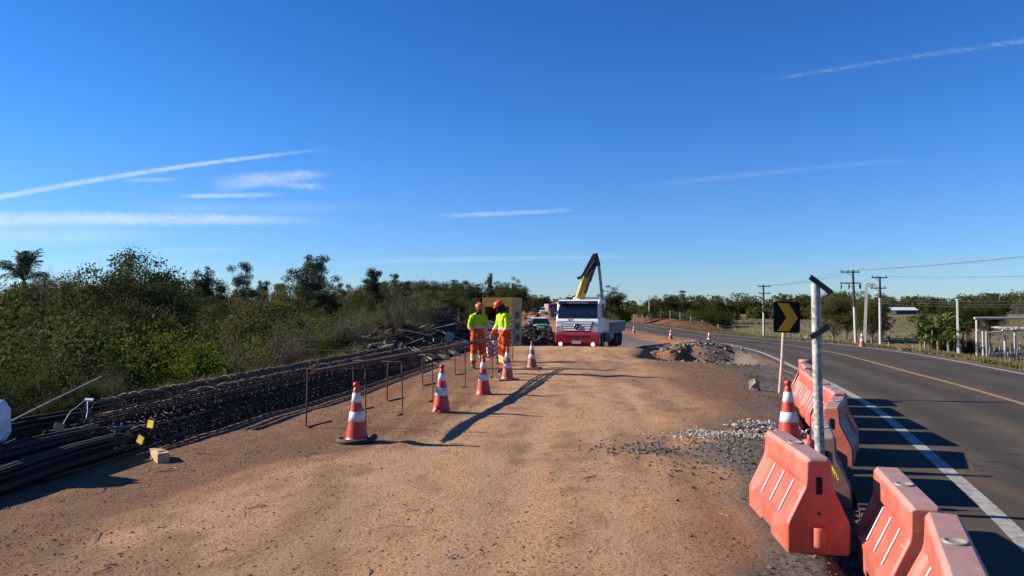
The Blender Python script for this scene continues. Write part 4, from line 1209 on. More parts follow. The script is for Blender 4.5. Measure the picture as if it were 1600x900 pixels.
TR_Y = 41.4; TR_X = 3.62
trk = thing('crane_lorry', 'white and red flatbed lorry with a raised yellow and black folding crane', 'lorry', (TR_X, TR_Y, Hs(TR_X, TR_Y + 1) - .02), R(-17.5))
b = MB()
b.prism([(.10, 1.02), (.06, 1.12), (.05, 1.74), (.14, 1.92), (.40, 2.72), (.52, 2.86), (.75, 2.94), (2.05, 2.94), (2.12, 2.85), (2.12, 1.02)], 'x', -1.22, 1.22)
cab = b.build('cab', M['truck_white'], trk, bevel=.05)
def slanted(y0, z0, y1, z1, w0, w1, th, m=0):
    """plate between two heights on the front of the cab"""
    n_ = Vector((0, -(z1 - z0), (y1 - y0))).normalized() * th
    V = []
    for (yv, zv, wv) in ((y0, z0, w0), (y1, z1, w1)):
        V += [(-wv, yv, zv), (wv, yv, zv)]
    V += [tuple(Vector(p) + n_) for p in V]
    return V, [(0, 1, 3, 2), (4, 6, 7, 5), (0, 4, 5, 1), (1, 5, 7, 3), (3, 7, 6, 2), (2, 6, 4, 0)]
b = MB(); b.add(*slanted(.12, 1.90, .375, 2.66, 1.13, 1.06, .022)); b.build('windscreen', M['glass_dark'], trk)
for sx in (-.38, .42):
    b = MB(); b.tube([(sx, .10, 1.90), (sx + .30, .13, 2.06), (sx + .62, .15, 2.10)], .012, 5); b.build('wiper', M['truck_dark'], trk)
b = MB(); b.box((0, .27, 2.765), (2.26, .16, .20), bev=.03); b.build('visor', M['truck_dark'], trk)
text_mesh('Mercedes Benz', .155, 'visor_lettering', M['refl_grey'], trk, Matrix.Translation((0, .185, 2.765)) @ FACE @ Matrix.Diagonal((1.25, 1, 1, 1)))
b = MB(); b.prism([(.10, .30), (-.06, .36), (-.11, .55), (-.10, 1.0), (-.03, 1.10), (.45, 1.10), (.45, .62), (.30, .30)], 'x', -1.24, 1.24)
bm_ = b.build('bumper', M['truck_red'], trk, bevel=.045)
b = MB(); b.box((0, -.105, .88), (1.35, .02, .09), bev=.008); b.build('air_intake', M['truck_dark'], trk)
b = MB(); b.box((0, -.125, .56), (.52, .012, .16), bev=.004); b.build('number_plate', M['refl_grey'], trk)
b = MB(); b.prism([(-.93, 1.70), (.93, 1.70), (.72, 1.14), (-.72, 1.14)], 'y', .02, .048); b.build('grille_panel', M['truck_dark'], trk)
for k, (zz_, w_) in enumerate(((1.615, .86), (1.485, .82), (1.355, .77), (1.23, .72))):
    b = MB(); b.box((0, .006, zz_), (2 * w_, .05, .088), bev=.018); b.build('grille_bar', M['truck_white'], trk)
b = MB(); T = Matrix.Translation((0, -.03, 1.43)) @ Matrix.Rotation(R(90), 4, 'X')
b.lathe([(.002, -.02), (.185, -.02), (.185, .0), (.002, .0)], 24, 1, True, T)
b.tube([T @ Vector((.165 * math.cos(a), .165 * math.sin(a), .012)) for a in np.linspace(0, 2 * PI, 25)], .016, 6, 0, cap=False)
for k in range(3):
    a = R(90 + 120 * k); b.tube([T @ Vector((0, 0, .012)), T @ Vector((.16 * math.cos(a), .16 * math.sin(a), .012))], [.040, .006], 4, 0, flat=.4)
b.build('emblem', [M['chrome'], M['truck_dark']], trk)
text_mesh('JM', .22, 'panel_lettering', M['truck_dark'], trk, Matrix.Translation((-.40, .058, 1.80)) @ Matrix.Rotation(R(-27), 4, 'X') @ FACE @ Matrix.Diagonal((1.3, .75, 1, 1)))
for sx in (-1, 1):
    b = MB(); b.prism([(sx * .74, 1.14), (sx * 1.19, 1.12), (sx * 1.20, 1.44), (sx * .86, 1.50)], 'y', .00, .05); b.build('headlight', M['headlight'], trk, bevel=.01)
    b = MB(); b.lathe([(.002, 0), (.085, 0), (.10, .02), (.002, .03)], 14, 0, True, Matrix.Translation((sx * .92, -.105, .46)) @ Matrix.Rotation(R(90), 4, 'X')); b.build('fog_lamp', M['lamp'], trk)
    d_ = MB(); d_.box((sx * 1.226, 1.10, 1.86), (.02, 1.25, 1.55), bev=.008); door = d_.build('door', M['truck_white'], trk)
    g = MB(); g.prism([(.62, 1.98), (1.66, 1.98), (1.66, 2.68), (.78, 2.68)], 'x', sx * 1.236, sx * 1.243); g.build('window', M['glass_dark'], door)
    g = MB(); g.box((sx * 1.245, 1.55, 1.78), (.02, .16, .03)); g.build('handle', M['truck_dark'], door)
    g = MB(); g.box((sx * 1.47, .22, 2.20), (.22, .10, .52), bev=.03); mi_ = g.build('mirror', M['truck_dark'], trk)
    g = MB(); g.tube([(sx * 1.22, .3, 2.55), (sx * 1.45, .22, 2.52), (sx * 1.45, .24, 1.92), (sx * 1.22, .3, 1.88)], .018, 6); g.build('mirror_arm', M['truck_dark'], mi_)
    g = MB(); g.box((sx * 1.20, .95, .62), (.08, .50, .06)); g.box((sx * 1.20, .95, .90), (.08, .46, .05)); g.build('step', M['truck_dark'], trk)
    g = MB(); pts = [(1.45 + .62 * math.cos(a), .52 + .62 * math.sin(a)) for a in np.linspace(0, PI, 11)] + [(1.45 + .55 * math.cos(a), .52 + .55 * math.sin(a)) for a in np.linspace(PI, 0, 11)]
    g.prism(pts, 'x', sx * .95, sx * 1.245); g.build('mudguard', M['truck_dark'], trk)
    wheel(trk, (sx * 1.03, 1.45, .52), .52, .30)
    for yw_ in (6.4, 7.7): wheel(trk, (sx * .93, yw_, .52), .52, .27, dual=True)
b = MB()
for sx in (-.42, .42): b.box((sx, 5.2, .76), (.09, 8.2, .26))
b.box((0, 2.5, .78), (.9, .5, .4)); b.build('chassis', M['truck_dark'], trk)
b = MB(); b.tube([(1.0, 3.3, .72), (1.0, 4.6, .72)], .29, 14); b.build('fuel_tank', M['bed_grey'], trk)
bed = MB(); bed.box((0, 6.35, .98), (2.44, 6.0, .14)); bedo = bed.build('bed_floor', M['bed_grey'], trk)
for sx in (-1, 1):
    for k in range(4):
        y0 = 3.37 + k * 1.5
        g = MB(); g.box((sx * 1.235, y0 + .73, 1.30), (.045, 1.44, .60))
        for j in range(4): g.box((sx * 1.267, y0 + .20 + j * .36, 1.30), (.03, .05, .56))
        g.build('side_board', M['bed_grey'], trk)
g = MB(); g.box((0, 3.36, 1.40), (2.44, .06, .85)); g.build('headboard', M['bed_grey'], trk)
g = MB(); g.box((0, 9.37, 1.30), (2.46, .05, .60)); g.build('tailgate', M['bed_grey'], trk)
g = MB(); g.box((0, 2.72, 1.35), (1.5, .85, .75), bev=.05); g.box((-.4, 2.72, 1.95), (.62, .62, .75), bev=.05); g.box((-.05, 2.72, 2.95), (1.5, .45, .30), bev=.05); g.box((-.42, 2.72, 2.6), (.6, .5, .8), bev=.04); g.build('crane_base', M['truck_white'], trk)
def beam(p0, p1, w_, d_, m, name, taper=1.0, parent=trk):
    p0 = Vector(p0); p1 = Vector(p1); dv = (p1 - p0); L = dv.length
    q = dv.to_track_quat('Z', 'Y').to_matrix().to_4x4()
    g = MB(); g.box((0, 0, L / 2), (w_, d_, L), 0, Matrix.Translation(p0) @ q, taper=taper)
    return g.build(name, M[m], parent, bevel=.03)
ox = -.50
cb0 = (.06 + ox, 2.72, 3.0); cb1 = (.56 + ox, 2.9, 4.60)
beam(cb0, cb1, .72, .5, 'crane_yellow', 'main_boom', .92)
beam((.40 + ox, 2.66, 4.30), (1.02 + ox, 2.70, 5.62), .66, .40, 'crane_black', 'outer_boom', .66)
beam((.52 + ox, 3.02, 4.05), (1.06 + ox, 3.06, 5.45), .40, .30, 'crane_black', 'extension_boom', .8)
beam((.46 + ox, 2.50, 3.35), (.90 + ox, 2.46, 4.75), .15, .15, 'crane_black', 'lift_cylinder')
beam((1.20 + ox, 2.75, 5.10), (1.46 + ox, 2.80, 2.55), .17, .17, 'bed_grey', 'hanging_arm')
beam((1.02 + ox, 2.72, 5.68), (1.20 + ox, 2.75, 4.95), .30, .26, 'crane_black', 'boom_head')
g = MB(); g.tube([(.18 + ox, 2.4, 3.2), (.40 + ox, 2.36, 4.2), (.86 + ox, 2.4, 5.0), (1.1 + ox, 2.5, 5.3)], .03, 6); g.tube([(.52 + ox, 2.36, 3.5), (.74 + ox, 2.35, 4.35), (.92 + ox, 2.4, 4.7)], .025, 6); g.build('hydraulic_hose', M['rubber'], trk)
g = MB(); g.box((.42 + ox, 2.75, 4.40), (1.0, .44, .14), 0, None, (0, R(-22), 0)); g.build('boom_bracket', M['crane_black'], trk)

# yellow site cabinet
cx_, cy_ = -.70, 35.0
t = thing('site_cabin', 'yellow box cabin with a dark open front behind the two workers', 'cabin', (cx_, cy_, Hs(cx_, cy_) - .25), R(-15))
zt = 2.07 - t.location.z
b = MB(); b.box((0, .95, .09), (1.46, 1.9, .18)); b.box((0, .95, zt - .22), (1.46, 1.9, .44)); b.box((-.68, .95, zt / 2 - .03), (.10, 1.9, zt - .62)); b.box((0, 1.85, zt / 2 - .03), (1.26, .10, zt - .62)); b.box((.65, .08, zt / 2 - .03), (.16, .16, zt - .62)); b.build('shell', M['cabinet_yellow'], t)
b = MB(); b.box((.69, 1.0, zt / 2 - .03), (.07, 1.64, zt - .63)); sp_ = b.build('side_panel', M['cabinet_ochre'], t)
for k in range(3):
    g = MB(); g.box((.728, 1.0, .65 + k * .55), (.02, .72, .34)); 
    for j in range(4): g.box((.742, 1.0, .54 + k * .55 + j * .08), (.02, .70, .03))
    g.build('vent', M['dark_steel'], sp_)
b = MB(); b.box((0, .55, zt * .36), (1.24, .06, zt * .55)); b.build('inner_panel', M['truck_dark'], t)
b = MB(); b.box((.18, .10, zt * .66), (.46, .03, .44)); b.build('grey_hatch', M['bed_grey'], t)
b = MB(); 
for k in range(7): b.box((-.45 + k * .14, .12, zt * .62), (.02, .02, .42))
b.build('bars', M['dark_steel'], t)

# cars
def make_car(name, label, loc, rz, lower, upper, scale=1.0):
    t = thing(name, label, 'car', loc, rz); t.scale = (scale,) * 3
    def loft(st, m, nm, par):
        b = MB(); V = []; F = []
        for (y, w0, w1, z0, z1) in st:
            zm = (z0 + z1) / 2
            V += [(-w0, y, z0), (-w0 * 1.02, y, zm), (-w1, y, z1), (w1, y, z1), (w0 * 1.02, y, zm), (w0, y, z0)]
        for k in range(len(st) - 1):
            for j in range(6): F.append((k * 6 + j, k * 6 + (j + 1) % 6, (k + 1) * 6 + (j + 1) % 6, (k + 1) * 6 + j))
        F += [tuple(range(6))[::-1], tuple(range((len(st) - 1) * 6, len(st) * 6))]
        b.add(V, F); return b.build(nm, M[m], par, bevel=.03)
    loft([(0, .74, .70, .30, .62), (.12, .82, .76, .24, .80), (1.0, .86, .80, .24, .96), (3.5, .86, .80, .24, 1.0), (3.95, .80, .72, .30, .92)], upper, 'body', t)
    loft([(-.03, .76, .72, .26, .54), (.28, .875, .84, .22, .58), (.29, .84, .84, .22, .58)], lower, 'bumper', t)
    loft([(.86, .78, .76, .94, .97), (1.55, .78, .60, .94, 1.46), (2.9, .78, .60, .96, 1.50), (3.75, .78, .68, .96, 1.06)], 'glass_dark', 'windows', t)
    loft([(1.50, .63, .60, 1.44, 1.475), (1.7, .64, .58, 1.44, 1.51), (2.85, .64, .58, 1.47, 1.53), (3.0, .63, .60, 1.46, 1.50)], upper, 'roof', t)
    for sx in (-1, 1):
        b = MB(); b.prism([(sx * .50, .66), (sx * .80, .62), (sx * .80, .76), (sx * .56, .78)], 'y', -.01, .16); b.build('headlight', M['headlight'], t)
        b = MB(); b.box((sx * .87, 1.9, .70), (.03, 2.4, .16)); b.build('side_stripe', M[lower], t)
        for yw_ in (.75, 3.2): wheel(t, (sx * .76, yw_, .31), .31, .20)
    b = MB(); b.box((0, -.02, .62), (.9, .04, .08)); b.build('grille', M['truck_dark'], t)
    b = MB(); b.prism([(-.6, 0), (.6, 0), (.45, .05), (-.45, .05)], 'y', .2, .9, 0, Matrix.Translation((0, 0, .86)) @ Matrix.Rotation(R(6), 4, 'X')); b.build('bonnet_stripe', M[lower], t)
    return t
make_car('parked_car', 'white car with green bumper and stripes behind the dark spoil heap', (2.75, 66, max(Hs(2.75, 66), Hs(2.75, 69)) + .02), R(6), 'car_green', 'car_white', 1.05)
make_car('parked_car', 'tiny pale car far off on the track beyond the green and white one', (7.2, 170, Hs(7.2, 171)), R(-4), 'car_white', 'car_white', 1.1)
fx, fy = 9.4, 165
t = thing('far_lorry', 'small red-nosed lorry far off at the end of the road', 'lorry', (fx, fy, Hs(fx, fy + 2)), R(5))
b = MB(); b.prism([(.0, .9), (.0, 1.6), (.2, 2.6), (.4, 2.8), (1.9, 2.8), (1.9, .9)], 'x', -1.2, 1.2); b.build('cab', M['far_red'], t, bevel=.05)
b = MB(); b.prism([(-.03, 1.65), (.16, 2.5), (.14, 2.52), (-.05, 1.66)], 'x', -1.08, 1.08); b.build('windscreen', M['glass_dark'], t)
b = MB(); b.box((0, -.05, .75), (2.4, .3, .45)); b.build('bumper', M['truck_white'], t)
b = MB(); b.box((0, 5.2, 1.9), (2.4, 6.2, 1.7)); b.build('cargo_box', M['bed_grey'], t, bevel=.04)
for sx in (-1, 1):
    for yw_ in (1.1, 5.5, 6.8): wheel(t, (sx * 1.0, yw_, .5), .5, .3)

# ------------------------------------------------------------------ utility poles, wires
def upole(name, label, px, d, top, h_lo, mat_lo, mat_hi, arms, lean=(0, 0), extra=None):
    x = (px - 800) / FP * d; z0 = Hs(x, d); zt = CZ + (477 - top) / FP * d
    t = thing(name, label, 'utility pole', (x, d, z0 - .2), R(12)); hh = zt - z0 + .2
    b = MB(); b.tube([(0, 0, 0), (lean[0] * h_lo, 0, hh * h_lo)], [.19, .165], 10); b.build('pole_base', M[mat_lo], t)
    b = MB(); b.tube([(lean[0] * h_lo, 0, hh * h_lo), (lean[0], 0, hh)], [.16, .125], 10); b.build('pole_top', M[mat_hi], t)
    for (dz, l0, l1, up) in arms:
        z = hh - dz
        g = MB(); g.box(((l0 + l1) / 2 + lean[0], -.17, z), (l1 - l0, .11, .13)); a = g.build('crossarm', M['wood_dark'], t)
        for xk in (l0 + .12, (l0 + l1) / 2 - .25 if l1 - l0 > 2 else 0.3, l1 - .12):
            g = MB(); s_ = 1 if up else -1
            g.lathe([(.002, 0), (.03, 0), (.03, .06 * s_), (.08, .08 * s_), (.05, .14 * s_), (.075, .17 * s_), (.045, .24 * s_), (.002, .26 * s_)] if up else [(.002, 0), (.03, -.05), (.14, -.14), (.15, -.34), (.10, -.44), (.10, -.62), (.002, -.64)], 8, 0, True, Matrix.Translation((xk + lean[0], -.17, z + .065 * s_)))
            g.build('insulator', M['insulator'], a)
        g = MB(); g.tube([(l0 * .55 + lean[0], -.1, z - .04), (lean[0], -.1, z - .55)], .03, 5); g.build('brace', M['wood_dark'], t)
    return t, zt
pA, zA = upole('utility_pole', 'utility pole with two short crossarms and a black ring, left of the chevron sign', 1193, 118, 445, .62, 'concrete', 'wood_dark', [(.25, -1.1, 1.1, True), (1.35, -.95, 1.1, True)])
b = MB(); x_ = pA.location.x + .35; b.tube([(x_ + .62 * math.cos(a), pA.location.y - .4, CZ + (477 - 484) / FP * 118 + .62 * math.sin(a)) for a in np.linspace(0, 2 * PI, 25)], .12, 8, cap=False)
tag(b.build('cable_coil', M['rubber']), 'black ring of coiled cable hung on the pole left of the chevron sign', 'cable coil')
pB, zB = upole('utility_pole', 'tall dark utility pole with long crossarms and hanging insulators', 1337, 88, 422, .56, 'concrete', 'wood_dark', [(.25, -1.75, .75, True), (1.55, -1.85, .95, False)], lean=(-.35, 0))
pC, zC = upole('utility_pole', 'pale-based utility pole with two crossarms, farther right than the dark one', 1375, 92, 432, .72, 'concrete', 'wood_dark', [(.15, -1.3, .9, True), (1.45, -1.4, .7, True)])
def cpost(name, label, cat, px, d, top, r0, r1, mat, lean=0.0, square=True):
    x = (px - 800) / FP * d; z0 = Hs(x, d); zt = CZ + (477 - top) / FP * d; hh = zt - z0 + .2
    t = thing(name, label, cat, (x, d, z0 - .2), R(20))
    b = MB(); b.tube([(0, 0, 0), (lean, 0, hh)], [r0, r1], 4 if square else 10, smooth=not square); b.build('shaft', M[mat], t)
    b = MB(); b.box((lean, 0, hh + .02), (r1 * 1.6, r1 * 1.6, .05)); b.build('cap', M[mat], t)
    return t
cpost('concrete_post', 'bare leaning concrete post without crossarms between the two utility poles', 'post', 1349, 90, 443, .26, .20, 'concrete', .55)
cpost('white_post', 'slim white post standing in front of the banana plants', 'post', 1496, 80, 468, .15, .12, 'shed_white', -.06)
cpost('far_post', 'thin pale post among the trees beyond the lorry', 'post', 1014, 150, 461, .16, .12, 'concrete', 0)
cpost('roadside_stub', 'short white marker stub in the grass left of the dark utility pole', 'post', 1311, 84, 534, .18, .17, 'concrete', 0)
cpost('roadside_stub', 'short pale stub in the grass behind the galvanised post', 'post', 1259, 90, 527, .2, .18, 'concrete', 0)
GW = 'power lines between the poles'
def wire(p, q_, sag, lab, r=.016):
    b = MB(); p = Vector(p); q_ = Vector(q_)
    b.tube([p + (q_ - p) * f - Vector((0, 0, sag * 4 * f * (1 - f))) for f in np.linspace(0, 1, 17)], r, 4)
    tag(b.build('power_line', M['wire']), lab, 'power line', GW)
A_ = pA.location; B_ = pB.location; C_ = pC.location
for k, o_ in enumerate((-1.5, -.4, .55)):
    wire((A_.x + o_ * .65, A_.y - .3, zA - .1), (B_.x - .35 + o_, B_.y - .3, zB - .05), .5, 'thin power line sagging between the ringed pole and the dark pole')
    e = Vector((54 + o_, 62, 7.0 + .1 * k))
    wire((B_.x - .35 + o_, B_.y - .3, zB - .05), e, .35, 'thin power line rising from the dark pole to the right edge of the view')
for k, o_ in enumerate((-1.1, .7)):
    wire((C_.x + o_, C_.y - .3, zC), (58 + o_, 68, 4.75), .25, 'thin power line from the pale-based pole to the right edge of the view')
wp = Vector(((1496 - 800) / FP * 80, 79.8, 0))
for k in range(3):
    zz_ = CZ + (477 - (471 + 4 * k)) / FP * 80
    wire((C_.x, C_.y - .2, zz_ + .4), (wp.x, wp.y, zz_), .1, 'low thin wire passing the slim white post', .011)
    wire((wp.x, wp.y, zz_), (58, 70, zz_ + .1), .1, 'low thin wire from the slim white post to the right edge', .011)

# ------------------------------------------------------------------ field fence, stick pen, shed
t = thing('field_fence', 'wire fence of weathered posts along the field across the road', 'fence', (30, 100, Hs(30, 100)))
L = Vector(t.location); q = random.Random(5)
fpts = [(13.5 + 1.7, 150), (19, 128), (27.5, 108), (38, 97.5), (45.5, 88), (49.5, 84), (57, 80)]
cum = [0]
for a, b_ in zip(fpts, fpts[1:]): cum.append(cum[-1] + math.dist(a, b_))
tops = []
for s_ in np.arange(0, cum[-1], 2.6):
    x = float(np.interp(s_, cum, [p[0] for p in fpts])); y = float(np.interp(s_, cum, [p[1] for p in fpts])); z = Hs(x, y)
    h_ = q.uniform(1.15, 1.45); b = MB(); l_ = q.uniform(-.07, .07)
    b.tube([(x - L.x, y - L.y, z - L.z - .1), (x - L.x + l_, y - L.y, z - L.z + h_)], q.uniform(.055, .10), 6); b.build('post', M['wood_grey'], t)
    tops.append(Vector((x, y, z)) - L)
for hz in (.45, .8, 1.1):
    b = MB(); b.tube([p + Vector((0, -.08, hz)) for p in tops], .010, 4); b.build('wire', M['wire'], t)

def X_(px, d): return (px - 800) / FP * d
def Z_(py, d): return CZ + (477 - py) / FP * d
D = 76.0; x0 = X_(1525, D); z0 = Hs(x0 + 3, D)
t = thing('pole_pen', 'open pen of whitish poles with a long top beam at the right edge', 'pen', (x0, D, z0))
def pl(a, c, r, nm, mat='concrete'):
    b = MB(); b.tube([(a[0] - x0, a[1] - D, a[2] - z0), (c[0] - x0, c[1] - D, c[2] - z0)], r, 7); b.build(nm, M[mat], t)
pl((x0, D, z0 - .2), (x0 + .03, D, Z_(498, D)), .11, 'post'); pl((x0 - .2, D, Z_(497, D)), (x0 + 9, D - .5, Z_(497, D)), .13, 'beam')
for px, tp in ((1541, 517), (1569, 517), (1585, 517), (1604, 517)): pl((X_(px, D), D, z0 - .2), (X_(px, D), D, Z_(tp, D)), .11, 'post')
for px, tp in ((1560, 517), (1596, 517)): pl((X_(px, D), D + 2.6, z0 - .2), (X_(px, D), D + 2.6, Z_(tp, D)), .10, 'post')
pl((x0, D - .1, Z_(516, D)), (X_(1542, D), D - .1, Z_(516, D)), .08, 'rail'); pl((X_(1543, D), D + .2, Z_(520, D)), (X_(1570, D), D, Z_(517, D)), .07, 'rail'); pl((X_(1564, D), D - .1, Z_(516, D)), (X_(1640, D), D - .1, Z_(516, D)), .09, 'rail')
b = MB(); q = random.Random(9)
for k in range(26):
    b.box((X_(1566, D) - x0 + q.uniform(0, 5.2), q.uniform(-.2, 2.4), Z_(514, D) - z0 + q.uniform(0, .14)), (.6, .9, .05), 0, None, (q.uniform(-.15, .15), q.uniform(-.15, .15), q.uniform(0, 3)))
b.build('tile_roof', M['stone_white'], t)
D2 = 73.0; z2 = Hs(X_(1560, D2), D2)
t = thing('stick_fence', 'low fence of grey upright sticks in front of the pole pen', 'fence', (X_(1545, D2), D2, z2))
for k in range(34):
    x = X_(1541 + k * 2.2, D2) - t.location.x + q.uniform(-.05, .05); h_ = q.uniform(.9, 1.75)
    b = MB(); b.tube([(x, q.uniform(-.08, .08), Hs(x + t.location.x, D2) - z2 - .1), (x + q.uniform(-.12, .12), q.uniform(-.08, .08), h_)], q.uniform(.03, .06), 5); b.build('stick', M['wood_grey'], t)
b = MB(); b.tube([(-.4, .05, .75), (5.2, .05, .85)], .03, 5); b.build('rail', M['wood_grey'], t)
D3 = 430.0; x3 = X_(1394, D3); z3 = Hs(x3, D3) + .6
t = thing('white_shed', 'long low shed with a bright white roof far across the field', 'shed', (x3, D3, z3)); wl = 14.5; ht = Z_(480, D3) - z3
b = MB(); b.box((wl / 2, 4, (ht - 1.6) / 2 - .3), (wl, 8, ht - 1.3)); b.build('wall', M['dark_steel'], t)
b = MB(); b.prism([(-.6, ht - 1.65), (4, ht), (8.6, ht - 1.65), (8.6, ht - 1.85), (4, ht - .2), (-.6, ht - 1.85)], 'x', -.4, wl + .4); b.build('roof', M['shed_white'], t)
b = MB(); b.box((1.2, -.03, .8), (2.2, .06, 1.9)); b.build('door', M['shed_white'], t)
# ------------------------------------------------------------------ vegetation
def leaf_quads(P, size, rg, droop=0.0, aspect=.55, flat=0.0):
    """rhombus leaves; P (n,3)"""
    n = len(P)
    a = rg.normal(size=(n, 3)); a[:, 2] = a[:, 2] * (1 - flat) - droop
    a /= np.linalg.norm(a, axis=1)[:, None] + 1e-9
    c = np.cross(a, rg.normal(size=(n, 3))); c /= np.linalg.norm(c, axis=1)[:, None] + 1e-9
    s = (size * rg.uniform(.55, 1.35, n))[:, None]
    V = np.stack([P - a * s * .5, P + c * s * aspect * .5, P + a * s * .5, P - c * s * aspect * .5], 1).reshape(-1, 3)
    F = np.arange(n * 4).reshape(n, 4)
    return V, F

def skeleton(rg, H_, trunk_r, n_main, levels, spread, crown_base, wob=.12, up=.35, split=3, first_len=.4, stems=1):
    """returns list of (points, radii, level) and tip points"""
    paths = []; tips = []
    def grow(p, d, L, r, lev):
        k = 4 if lev else 6
        pts = [p.copy()]; rad = [r]
        for j in range(k):
            d = d + rg.normal(size=3) * wob * (1 + .4 * lev); d[2] += up * .12 * lev if lev else 0
            d = d / np.linalg.norm(d); p = p + d * L / k; pts.append(p.copy()); rad.append(r * (1 - .55 * (j + 1) / k))
        paths.append((pts, rad, lev))
        if lev >= levels:
            tips.extend(pts[1:]); return
        n = n_main if lev == 0 else split
        for j in range(n):
            f = (crown_base + (1 - crown_base) * (j + rg.random() * .8) / n) if lev == 0 else rg.uniform(.35, 1.0)
            i0 = min(k - 1, int(f * k)); q = pts[i0] + (pts[i0 + 1] - pts[i0]) * (f * k - i0)
            az = rg.uniform(0, 2 * PI) + j * 2.4; el = rg.uniform(.15, 1.0) * (1 if lev else .9)
            nd = np.array([math.cos(az) * math.cos(el), math.sin(az) * math.cos(el), math.sin(el)])
            nd = nd * spread + d * (1 - spread) + np.array([0, 0, up * .4]); nd /= np.linalg.norm(nd)
            grow(q, nd, L * rg.uniform(.42, .72) * (first_len / .4 if lev == 0 else 1), max(.006, r * rg.uniform(.35, .5)), lev + 1)
        if lev: tips.extend(pts[-2:])
    for s_ in range(stems):
        d0 = np.array([rg.normal() * (.06 if stems == 1 else .45), rg.normal() * (.06 if stems == 1 else .45), 1.0]); d0 /= np.linalg.norm(d0)
        grow(np.array([rg.normal() * .12 * (stems > 1), rg.normal() * .12 * (stems > 1), -.25]), d0, H_ * (.85 if stems == 1 else rg.uniform(.5, .8)), trunk_r, 0)
    return paths, np.array(tips)

def wood_mesh(paths, name, sides=(7, 5, 4, 3, 3)):
    b = MB()
    for pts, rad, lev in paths:
        b.tube(pts, [max(.004, x) for x in rad], sides[min(lev, 4)], cap=False)
    return b.mesh(name)

PROTO = {}
def proto(kind, seed, H_, mats, tr=.12, n_main=9, levels=2, spread=.7, cb=.35, up=.35, split=3, leaves=6000, lsize=.2, clump=.45, stems=1, flatz=.8, fl=.4, thin=0.0, aspect=.55, wob=.12, drop=0.):
    rg = np.random.default_rng(seed)
    paths, tips = skeleton(rg, H_, tr, n_main, levels, spread, cb, wob, up, split, fl, stems)
    wm = wood_mesh(paths, 'trunk'); wm.materials.append(M[mats[0]])
    cm = None
    if leaves:
        ctr = tips[rg.integers(0, len(tips), max(8, int(len(tips) * (1 - thin))))]
        idx = rg.integers(0, len(ctr), leaves)
        P = ctr[idx] + rg.normal(size=(leaves, 3)) * clump * np.array([1, 1, flatz]) * rg.uniform(.3, 1.1, leaves)[:, None]
        P[:, 2] = np.maximum(P[:, 2], .05)
        V, F = leaf_quads(P, lsize, rg, drop, aspect)
        cm = np_mesh('crown', V, F); cm.materials.append(M[mats[1]])
    top = max(float(tips[:, 2].max()), .5); 
    if cm is not None: top = float(np.percentile(V[:, 2], 99.7))
    ext = float(np.percentile(np.hypot(tips[:, 0], tips[:, 1]), 92))
    PROTO.setdefault(kind, []).append((wm, cm, top, ext))
def etree(kind, seed, H_, mats, lobes, K, leaves, lsize, clump, tr=.16, aspect=.6, ragged=.25):
    """tree whose crown is a set of lobes (centre x,y,z and radii as fractions of the height) filled with leaf clumps on forked limbs"""
    rg = np.random.default_rng(seed); C = []; W = []
    vol = np.array([l[3] * l[3] * l[4] for l in lobes]); pick = rg.choice(len(lobes), K, p=vol / vol.sum())
    for i_ in pick:
        lx, ly, lz, lr, lh = lobes[i_]; d = rg.normal(size=3); d /= np.linalg.norm(d); r_ = rg.random() ** .45 * (1 + ragged * rg.normal() * .5)
        C.append(np.array([lx + d[0] * lr * r_, ly + d[1] * lr * r_, max(lz + d[2] * lh * r_, .06)]) * H_)
    C = np.array(C); b = MB(); zt = max(l[2] for l in lobes) * H_
    tp = [np.array([rg.normal() * .02 * H_ * f, rg.normal() * .02 * H_ * f, -.3 + (zt + .3) * f]) for f in np.linspace(0, 1, 7)]
    b.tube(tp, [tr * (1 - .75 * f) for f in np.linspace(0, 1, 7)], 7, cap=False)
    for c in C:
        f = np.clip((c[2] * rg.uniform(.35, .8)) / zt, .12, .95); i0 = int(f * 6); p = tp[i0] + (tp[min(6, i0 + 1)] - tp[i0]) * (f * 6 - i0)
        m_ = p * .45 + c * .55 + np.array([rg.normal() * .03, rg.normal() * .03, -.02 + rg.normal() * .02]) * H_
        r0 = tr * .32 * (1 - f * .6)
        b.tube([p, (p + m_) / 2 + rg.normal(size=3) * .012 * H_, m_, c], [r0, r0 * .75, r0 * .5, r0 * .18], 4, cap=False)
        for j in range(3):
            e = c + rg.normal(size=3) * clump * .9; b.tube([m_ * .4 + c * .6, (c + e) / 2 + rg.normal(size=3) * .05, e], [r0 * .3, r0 * .2, .004], 3, cap=False)
    wm = b.mesh('trunk'); wm.materials.append(M[mats[0]])
    cs = clump * rg.uniform(.55, 1.25, K); idx = rg.choice(K, leaves, p=cs ** 2 / (cs ** 2).sum())
    d = rg.normal(size=(leaves, 3)); d /= np.linalg.norm(d, axis=1)[:, None]
    P = C[idx] + d * (cs[idx] * rg.random(leaves) ** .5)[:, None] * np.array([1.1, 1.1, .75])
    P[:, 2] = np.maximum(P[:, 2], .1); V, F = leaf_quads(P, lsize, rg, .25, aspect)
    cm = np_mesh('crown', V, F); cm.materials.append(M[mats[1]])
    PROTO.setdefault(kind, []).append((wm, cm, float(np.percentile(P[:, 2], 99.8)), 0.))
